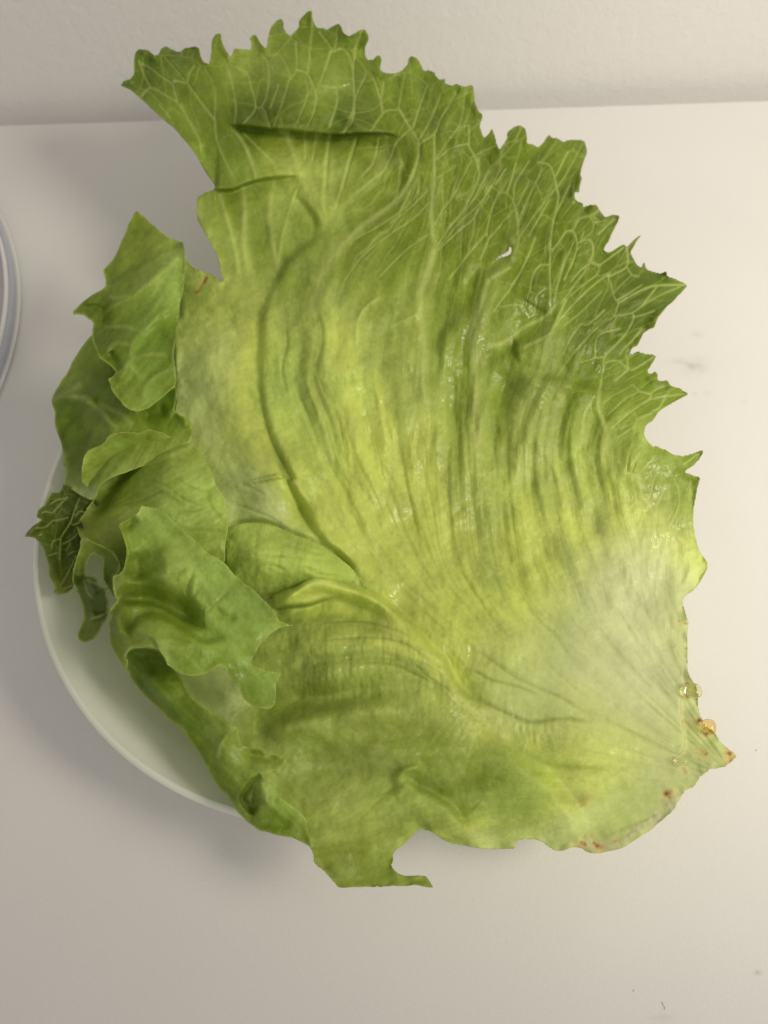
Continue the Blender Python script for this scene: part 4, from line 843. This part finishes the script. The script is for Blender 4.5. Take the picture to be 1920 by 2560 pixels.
# front lobe, upper left, folded near its tip
lobe(l1([(800,85),(850,130),(940,210),(1020,280),(1100,330),(1165,345),(1185,352),(1197,400),(1198,470),(1200,600),(1185,740),(1160,850),(1150,950),(1130,1150),(1100,1280),(1120,1380),(1132,1480),(1118,1552),(1060,1592)]) + l2([(1025,135),(975,170),(900,230),(850,250),(800,258),(740,245),(690,200),(640,140),(600,90),(580,30),(570,-15)]) + l1([(600,1470),(630,1420),(600,1385),(550,1345),(500,1312),(480,1280),(460,1220),(440,1170),(432,1110),(445,1015),(400,985),(370,955),(310,943),(292,945),(285,955),(270,935),(290,905),(350,850),(420,790),(480,760),(540,725),(548,680),(540,640),(523,580),(560,545),(620,480),(655,390),(710,270),(735,200),(770,130)]),
     [((340,530),.084),((450,610),.092),((270,680),.082),((190,780),.084),((240,820),.080),((330,720),.088),((420,700),.092),((430,850),.090),((350,900),.088),((260,860),.086),((290,960),.088),((340,1020),.088),((430,960),.088),((380,800),.090)],
     [('s', l1([(1195,385),(1050,412),(900,500),(750,590),(600,690),(545,725)])[::-1], -.0045, 70, .0, dict(edge=3, ta=.1, tb=.02)), ('r', l1([(400,870),(500,880),(530,960),(480,1080)]), -.003, 14), ('r', l1([(330,850),(470,850),(550,900)]), .002, 9),
      ('r', l1([(560,1260),(620,1340),(660,1420)]), -.004, 12, .1, .1), ('r', l1([(600,1500),(700,1420),(720,1300)]), .003, 16), ('r', l1([(1195,420),(1180,700),(1150,900),(1110,1200)]), -.004, 18), ('r', l1([(540,930),(760,800),(1080,520)]), .002, 18), ('r', l1([(950,1000),(1000,1100),(1050,1250)]), -.002, 26)],
     [((340,560),(.25,.34,.03)),((400,600),(.30,.38,.05)),((300,650),(.25,.33,.04)),((430,640),(.30,.42,.05)),((400,720),(.30,.41,.05)),((300,740),(.25,.36,.03)),((200,780),(.17,.23,.03)),((230,800),(.16,.22,.02)),((240,830),(.20,.27,.05)),((250,860),(.16,.23,.014)),((330,800),(.24,.35,.03)),((430,800),(.22,.33,.02)),((430,900),(.22,.33,.02)),((300,900),(.20,.30,.025)),((350,980),(.25,.36,.035)),((420,950),(.25,.36,.035)),((300,950),(.24,.34,.03))],
     veins=[l1(p) for p in ([(545,930),(620,870),(760,800),(950,640),(1080,520),(1180,400)],[(760,800),(620,810),(560,800)],[(550,1050),(700,1050),(850,1080),(980,960),(1100,880)],[(850,1080),(760,1200),(740,1330),(640,1440)],[(1130,1390),(980,1450),(880,1540),(850,1659)],[(740,1330),(900,1280),(1060,1290)],[(740,1200),(620,1190),(560,1270),(600,1290)],[(740,1330),(820,1480)])], vw=(5, 6), vmix=.36, flow=40, seed=151)

# small dark ragged piece hanging into the bowl
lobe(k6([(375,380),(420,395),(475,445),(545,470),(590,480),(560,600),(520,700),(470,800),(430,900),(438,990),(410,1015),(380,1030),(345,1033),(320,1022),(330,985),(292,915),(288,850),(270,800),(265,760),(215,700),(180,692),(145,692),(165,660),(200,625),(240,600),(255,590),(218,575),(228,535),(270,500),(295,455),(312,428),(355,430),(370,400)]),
     [((160,1215),.064),((230,1240),.060),((95,1290),.064),((62,1340),.068),((120,1380),.062),((150,1480),.060),((180,1430),.056),((220,1330),.054)],
     [('r', l3([(240,400),(180,480),(60,580)]), .003, 10), ('r', l3([(640,200),(520,450),(420,610),(420,900)]), .002, 8)],
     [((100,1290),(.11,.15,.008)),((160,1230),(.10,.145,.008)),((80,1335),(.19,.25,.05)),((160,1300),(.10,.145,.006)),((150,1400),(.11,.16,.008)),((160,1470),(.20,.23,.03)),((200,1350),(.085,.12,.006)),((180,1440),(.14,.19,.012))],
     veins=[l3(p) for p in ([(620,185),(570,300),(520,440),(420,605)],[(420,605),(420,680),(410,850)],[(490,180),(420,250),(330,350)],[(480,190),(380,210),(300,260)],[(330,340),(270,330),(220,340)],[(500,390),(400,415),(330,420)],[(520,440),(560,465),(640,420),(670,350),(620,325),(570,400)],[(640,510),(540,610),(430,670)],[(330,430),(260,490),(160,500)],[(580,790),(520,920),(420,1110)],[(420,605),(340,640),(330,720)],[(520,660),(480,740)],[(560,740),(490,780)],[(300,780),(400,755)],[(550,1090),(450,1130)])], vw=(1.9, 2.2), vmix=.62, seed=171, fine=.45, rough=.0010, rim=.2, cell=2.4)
# curling strand with the gap
lobe(l3([(640,598),(690,600),(760,640),(880,690),(960,740),(1010,800),(1040,870),(1035,930),(1000,985),(965,990),(965,1080),(985,1180),(1000,1240),(950,1180),(900,1110),(870,1040),(855,950),(860,880),(855,800),(820,795),(770,770),(755,765),(720,800),(700,850),(680,900),(670,985),(740,990),(790,1010),(805,1050),(815,1090),(850,1110),(885,1115),(900,1200),(920,1260),(915,1330),(920,1350),(905,1430),(860,1500),(830,1560),(790,1620)]) + k6([(545,1305),(500,1318),(465,1305),(458,1280),(475,1240),(500,1180),(490,1100),(470,1040)]) + l3([(600,1170),(560,1080),(545,1000),(550,930),(570,870),(600,760),(625,690),(625,640)]),
     [((205,1350),.084),((260,1380),.084),((300,1420),.086),((280,1480),.072),((190,1440),.070),((200,1500),.066),((240,1540),.062),((200,1590),.058)],
     [('r', l3([(640,610),(760,650),(960,760),(1030,880)]), .004, 9, .1, .1), ('r', l3([(880,800),(900,950),(950,1100)]), -.003, 14), ('s', l3([(560,990),(620,1000),(670,985)]), .004, 20, .004, dict(edge=2)), ('r', l3([(700,1040),(740,1100),(800,1200)]), .002, 8), ('r', l3([(700,1380),(800,1420),(910,1370)]), .003, 10)],
     [((210,1360),(.34,.42,.05)),((260,1375),(.16,.23,.014)),((290,1420),(.15,.22,.014)),((275,1460),(.10,.15,.012)),((190,1400),(.24,.31,.05)),((190,1430),(.18,.26,.02)),((240,1455),(.13,.19,.03)),((220,1480),(.13,.19,.03)),((240,1530),(.13,.19,.014)),((205,1590),(.22,.26,.03))],
     veins=[l3(p) for p in ([(660,1040),(700,1160),(760,1230)],[(700,1040),(800,1080)],[(920,1360),(830,1410),(720,1450)])], vw=(3, 3), seed=191, rim=.6, rough=.0009)

# lower left roll along the rim of the leaf, with the small rolled tip
S7o = (l5([(205,470),(215,520),(222,575),(235,600),(270,675),(320,745),(390,810),(470,890),(560,975),(640,1050),(710,1105),(740,1160),(810,1250),(880,1370),(940,1490),(1000,1570),(1060,1640)]) + l6([(30,690),(75,745),(130,840),(180,895),(240,945),(300,985),(370,1000),(430,1018),(480,1028),(530,1032),(580,1050),(625,1075),(660,1095),(686,1112),(680,1060),(664,1000),(658,930),(640,880),(560,812),(470,750),(430,700),(390,640),(340,590),(312,556)])
       + l5([(1400,1405),(1500,1385),(1550,1365),(1555,1352),(1525,1345),(1545,1320),(1590,1285),(1500,1290),(1400,1290),(1360,1240),(1320,1220),(1250,1237),(1180,1200),(1158,1150),(1150,1100),(1145,1055),(1090,1030),(1000,970),(850,880),(740,780),(690,660),(600,560),(540,420),(380,400),(260,400)]))
lobe(S7o,
     [((320,1640),.076),((330,1700),.070),((430,1830),.066),((520,1960),.066),((600,2030),.066),((700,2090),.066),((770,2110),.064),((400,1690),.076),((460,1740),.075),((500,1800),.074),((590,1830),.074),((620,1880),.072),((720,1890),.070),((650,1950),.074),((700,1990),.070),((760,2050),.067),((420,1640),.066),((560,1900),.074)],
     [('r', l5([(250,560),(420,800),(640,1020)]), -.0025, 16), ('r', l5([(330,560),(480,740),(640,900)]), .004, 20), ('r', l5([(1180,1220),(1300,1290),(1500,1300)]), -.003, 14), ('r', l5([(1000,1100),(1050,1250),(1000,1400)]), .0025, 26), ('r', l5([(700,950),(800,1100),(950,1250)]), -.002, 26),
      ('s', l6([(305,560),(240,600),(180,680),(152,740),(180,800),(235,857),(268,838),(290,760),(300,650),(305,560)]), -.006, 30, -.0, dict(edge=2, ta=.02, tb=.02)),
      ('r', l6([(300,860),(400,900),(560,960)]), -.003, 20), ('r', l6([(330,620),(360,700),(340,820)]), .002, 10)],
     [((300,1650),(.24,.34,.03)),((330,1720),(.14,.22,.012)),((370,1720),(.22,.32,.03)),((420,1790),(.19,.28,.02)),((450,1850),(.13,.20,.01)),((500,1850),(.22,.32,.02)),((590,1840),(.30,.40,.05)),((560,1930),(.25,.35,.025)),((600,1980),(.20,.29,.02)),((680,1890),(.30,.38,.05)),((620,2000),(.28,.34,.07)),((670,1990),(.32,.45,.10)),((660,2060),(.18,.27,.015)),((740,2060),(.28,.38,.035)),((600,2050),(.22,.30,.05)),((560,1720),(.26,.36,.025)),((400,1650),(.18,.26,.02))],
     veins=[l5([(980,1300),(1000,1200),(1060,1100)]), l6([(305,600),(330,700),(370,790)])], vw=(3.5, 4), flow=-45, seed=211, rough=.0005)

# front hood: the big bright lobe with its rolled front
S6o = (l4([(145,205),(200,180),(270,145),(318,105),(332,70),(345,45),(400,60),(480,70),(545,110),(620,190),(700,258),(780,328),(832,385),(870,425),(915,452),(960,470),(1040,530),(1090,590),(1120,625),(1170,660),(1200,700),(1260,732),(1340,810),(1420,895),(1450,950),(1490,1005),(1540,1030),(1615,1042),(1550,1048),(1500,1058),(1470,1075),(1400,1120),(1330,1190),(1300,1250),(1265,1310),(1248,1360)])
       + l5([(1290,560),(1400,590),(1470,600),(1490,630),(1462,680),(1455,780),(1450,880),(1390,912),(1310,892),(1250,865),(1190,820),(1172,760),(1140,700),(1062,612),(1040,565),(990,536),(940,580),(880,612),(800,630),(740,628),(680,615),(620,580),(560,540),(530,470),(480,410),(420,390),(350,384),(280,390),(230,415),(203,455),(212,490),(230,508),(222,540),(215,575),(160,510),(120,440),(85,360),(78,300),(75,230),(65,185),(95,140),(75,100),(90,70),(125,30)])
       + l4([(180,785),(140,825),(112,750),(105,640),(150,622),(200,575),(218,500),(215,400),(200,330),(170,250)]))
lobe(S6o,
     [((300,1310),.096),((350,1270),.096),((450,1310),.094),((520,1390),.092),((600,1450),.090),((700,1550),.088),((650,1620),.088),((630,1650),.088),((290,1480),.088),((280,1560),.086),((280,1640),.082),((320,1640),.090),((400,1640),.092),((450,1690),.090),((540,1670),.088),((600,1700),.084),((680,1750),.080),((650,1780),.078),
      ((340,1420),.092),((400,1470),.090),((460,1560),.086),((560,1560),.088),((350,1500),.082),((450,1610),.092),((380,1580),.094)],
     [('s', l4([(120,830),(220,850),(330,855),(440,865),(560,915),(680,985),(780,1050),(860,1080),(900,1070)]), -.0065, 30, -.0035, dict(lowdecay=40, edge=4, ta=.1, tb=.15)),
      ('r', l4([(260,740),(450,790),(620,830),(740,930),(830,1040)]), -.0038, 26, .3, .15), ('r', l4([(300,400),(380,480),(450,620)]), -.003, 28), ('r', l4([(640,760),(800,860),(900,1050)]), .002, 20), ('r', l4([(280,420),(310,560),(300,700)]), -.006, 24), ('r', l4([(170,560),(230,460),(215,380),(175,250)]), .0035, 7, .1, .1), ('r', l4([(190,240),(250,195),(310,130)]), -.004, 13, .3, .3),
      ('s', l4([(240,1150),(270,1060),(340,980),(430,955),(560,990),(700,1070),(860,1170),(1000,1150),(1130,1110)]), -.006, 22, -.005, dict(lowdecay=90, edge=4, ta=.1, tb=.3)),
      ('r', l4([(480,380),(560,560),(500,720)]), .0035, 20), ('r', l4([(820,600),(780,750),(860,900)]), .0022, 14), ('r', l4([(930,880),(1050,980),(1150,950)]), -.002, 12),
      ('r', l4([(90,900),(150,1000),(180,1160)]), .004, 22), ('r', l4([(320,1160),(520,1200),(760,1280)]), .003, 24), ('r', l5([(240,440),(300,430),(360,450)]), -.004, 10)],
     [((330,1330),(.27,.38,.035)),((400,1300),(.30,.42,.05)),((480,1370),(.30,.41,.045)),((560,1430),(.27,.39,.03)),((650,1520),(.28,.40,.03)),((370,1400),(.30,.42,.06)),((360,1380),(.24,.34,.02)),((430,1450),(.34,.45,.05)),((520,1500),(.32,.44,.04)),((300,1450),(.28,.35,.07)),((350,1480),(.20,.29,.016)),((450,1530),(.20,.29,.014)),
      ((290,1560),(.22,.30,.03)),((380,1540),(.26,.35,.05)),((430,1580),(.27,.37,.04)),((340,1600),(.30,.41,.035)),((500,1640),(.26,.37,.02)),((620,1600),(.28,.40,.03)),((660,1560),(.32,.44,.04)),((620,1700),(.25,.36,.025)),((660,1760),(.26,.37,.05)),((320,1640),(.30,.40,.035)),((480,1680),(.22,.32,.02)),((280,1600),(.18,.25,.02))],
     darkv=[l4(p) for p in ([(780,600),(740,680),(720,760),(740,830)],[(1090,740),(960,860),(880,940)],[(820,640),(830,720),(760,820)],[(540,1090),(640,1150),(760,1180)],[(650,700),(640,640),(720,560)])],
     flow=-40, seed=231, rough=.00025, fsc=(150., 170.))

# ---------------------------------------------------------------- drops of sap
def drop_mat(name, col, rough=.03):
    m = simple(name, col, rough, trans=1.0, ior=1.24, mottle=0.15, mscale=300)
    return m
def ellipsoid(name, px, py, z, rx, ry, rz, mat, seed=0, parent=None):
    c = unproject(float(px), float(py), z)
    n, k = 28, 18
    vs, fs = [], []
    for i in range(k + 1):
        th = math.pi * i / k
        for j in range(n):
            ph = 2 * math.pi * j / n
            wv = 1 + .06 * math.sin(2 * ph + seed) * math.sin(th) + .04 * math.cos(3 * ph + 2 * seed)* math.sin(th)
            vs.append((rx * math.sin(th) * math.cos(ph) * wv, ry * math.sin(th) * math.sin(ph) * wv, rz * math.cos(th)))
    for i in range(k):
        for j in range(n):
            a, b = i * n + j, i * n + (j + 1) % n
            fs.append((a, a + n, b + n, b))
    me = bpy.data.meshes.new(name); me.from_pydata(vs, [], fs)
    for p in me.polygons: p.use_smooth = True
    me.materials.append(mat)
    o = bpy.data.objects.new(name, me); C.objects.link(o); o.location = tuple(c)
    if parent: o.parent = parent
    return o
px = .325 / F0
d1 = ellipsoid('sap_drop', 1734, 1727, .0645, 20 * px, 19 * px, 9 * px, drop_mat('honey_drop', (.97, .92, .66)), 1)
d1['label'] = 'round pale yellow drop of sap on the right cut edge, the upper one'; d1['category'] = 'drop'
d2 = ellipsoid('sap_drop', 1773, 1816, .0655, 16 * px, 19 * px, 9 * px, drop_mat('rust_drop', (.94, .74, .36)), 2)
d2['label'] = 'rust coloured drop of sap above the pointed tip of the cut base'; d2['category'] = 'drop'
d3 = ellipsoid('sap_drop', 1708, 1903, .0640, 13 * px, 11 * px, 6 * px, drop_mat('clear_drop', (.95, .94, .78)), 3)
d3['label'] = 'small clear glistening drop lying on the pale base of the leaf'; d3['category'] = 'drop'

# fibres lying on the tabletop
def fibre(pix, r, label):
    P = smooth_line([tuple(unproject(float(a), float(b), .0)[:2]) for a, b in pix], 4)
    vs, fs = [], []
    for i, p in enumerate(P):
        d = P[min(i + 1, len(P) - 1)] - P[max(i - 1, 0)]; d = d / (np.hypot(*d) + 1e-9); nn = np.array([-d[1], d[0]])
        for k in range(6):
            a = 2 * math.pi * k / 6
            q = p + nn * r * math.cos(a)
            vs.append((q[0], q[1], r + .0001 + r * math.sin(a)))
    for i in range(len(P) - 1):
        for k in range(6):
            fs.append((i * 6 + k, i * 6 + (k + 1) % 6, (i + 1) * 6 + (k + 1) % 6, (i + 1) * 6 + k))
    me = bpy.data.meshes.new('fibre'); me.from_pydata(vs, [], fs); me.materials.append(M_FIB)
    o = bpy.data.objects.new('fibre', me); C.objects.link(o)
    o['label'] = label; o['category'] = 'fibre'
M_FIB = simple('grey_fibre', (.55, .53, .50), .7)
fibre([(1655,2504),(1657,2512),(1661,2517),(1661,2524)], .00013, 'tiny dark curved fibre on the tabletop at bottom right')
fibre([(1585,2474),(1583,2479)], .00012, 'tiny grey fleck left of the curved fibre on the tabletop')
fibre([(1889,1878),(1892,1874)], .00013, 'tiny grey fleck on the tabletop right of the cut leaf base')
print('done')
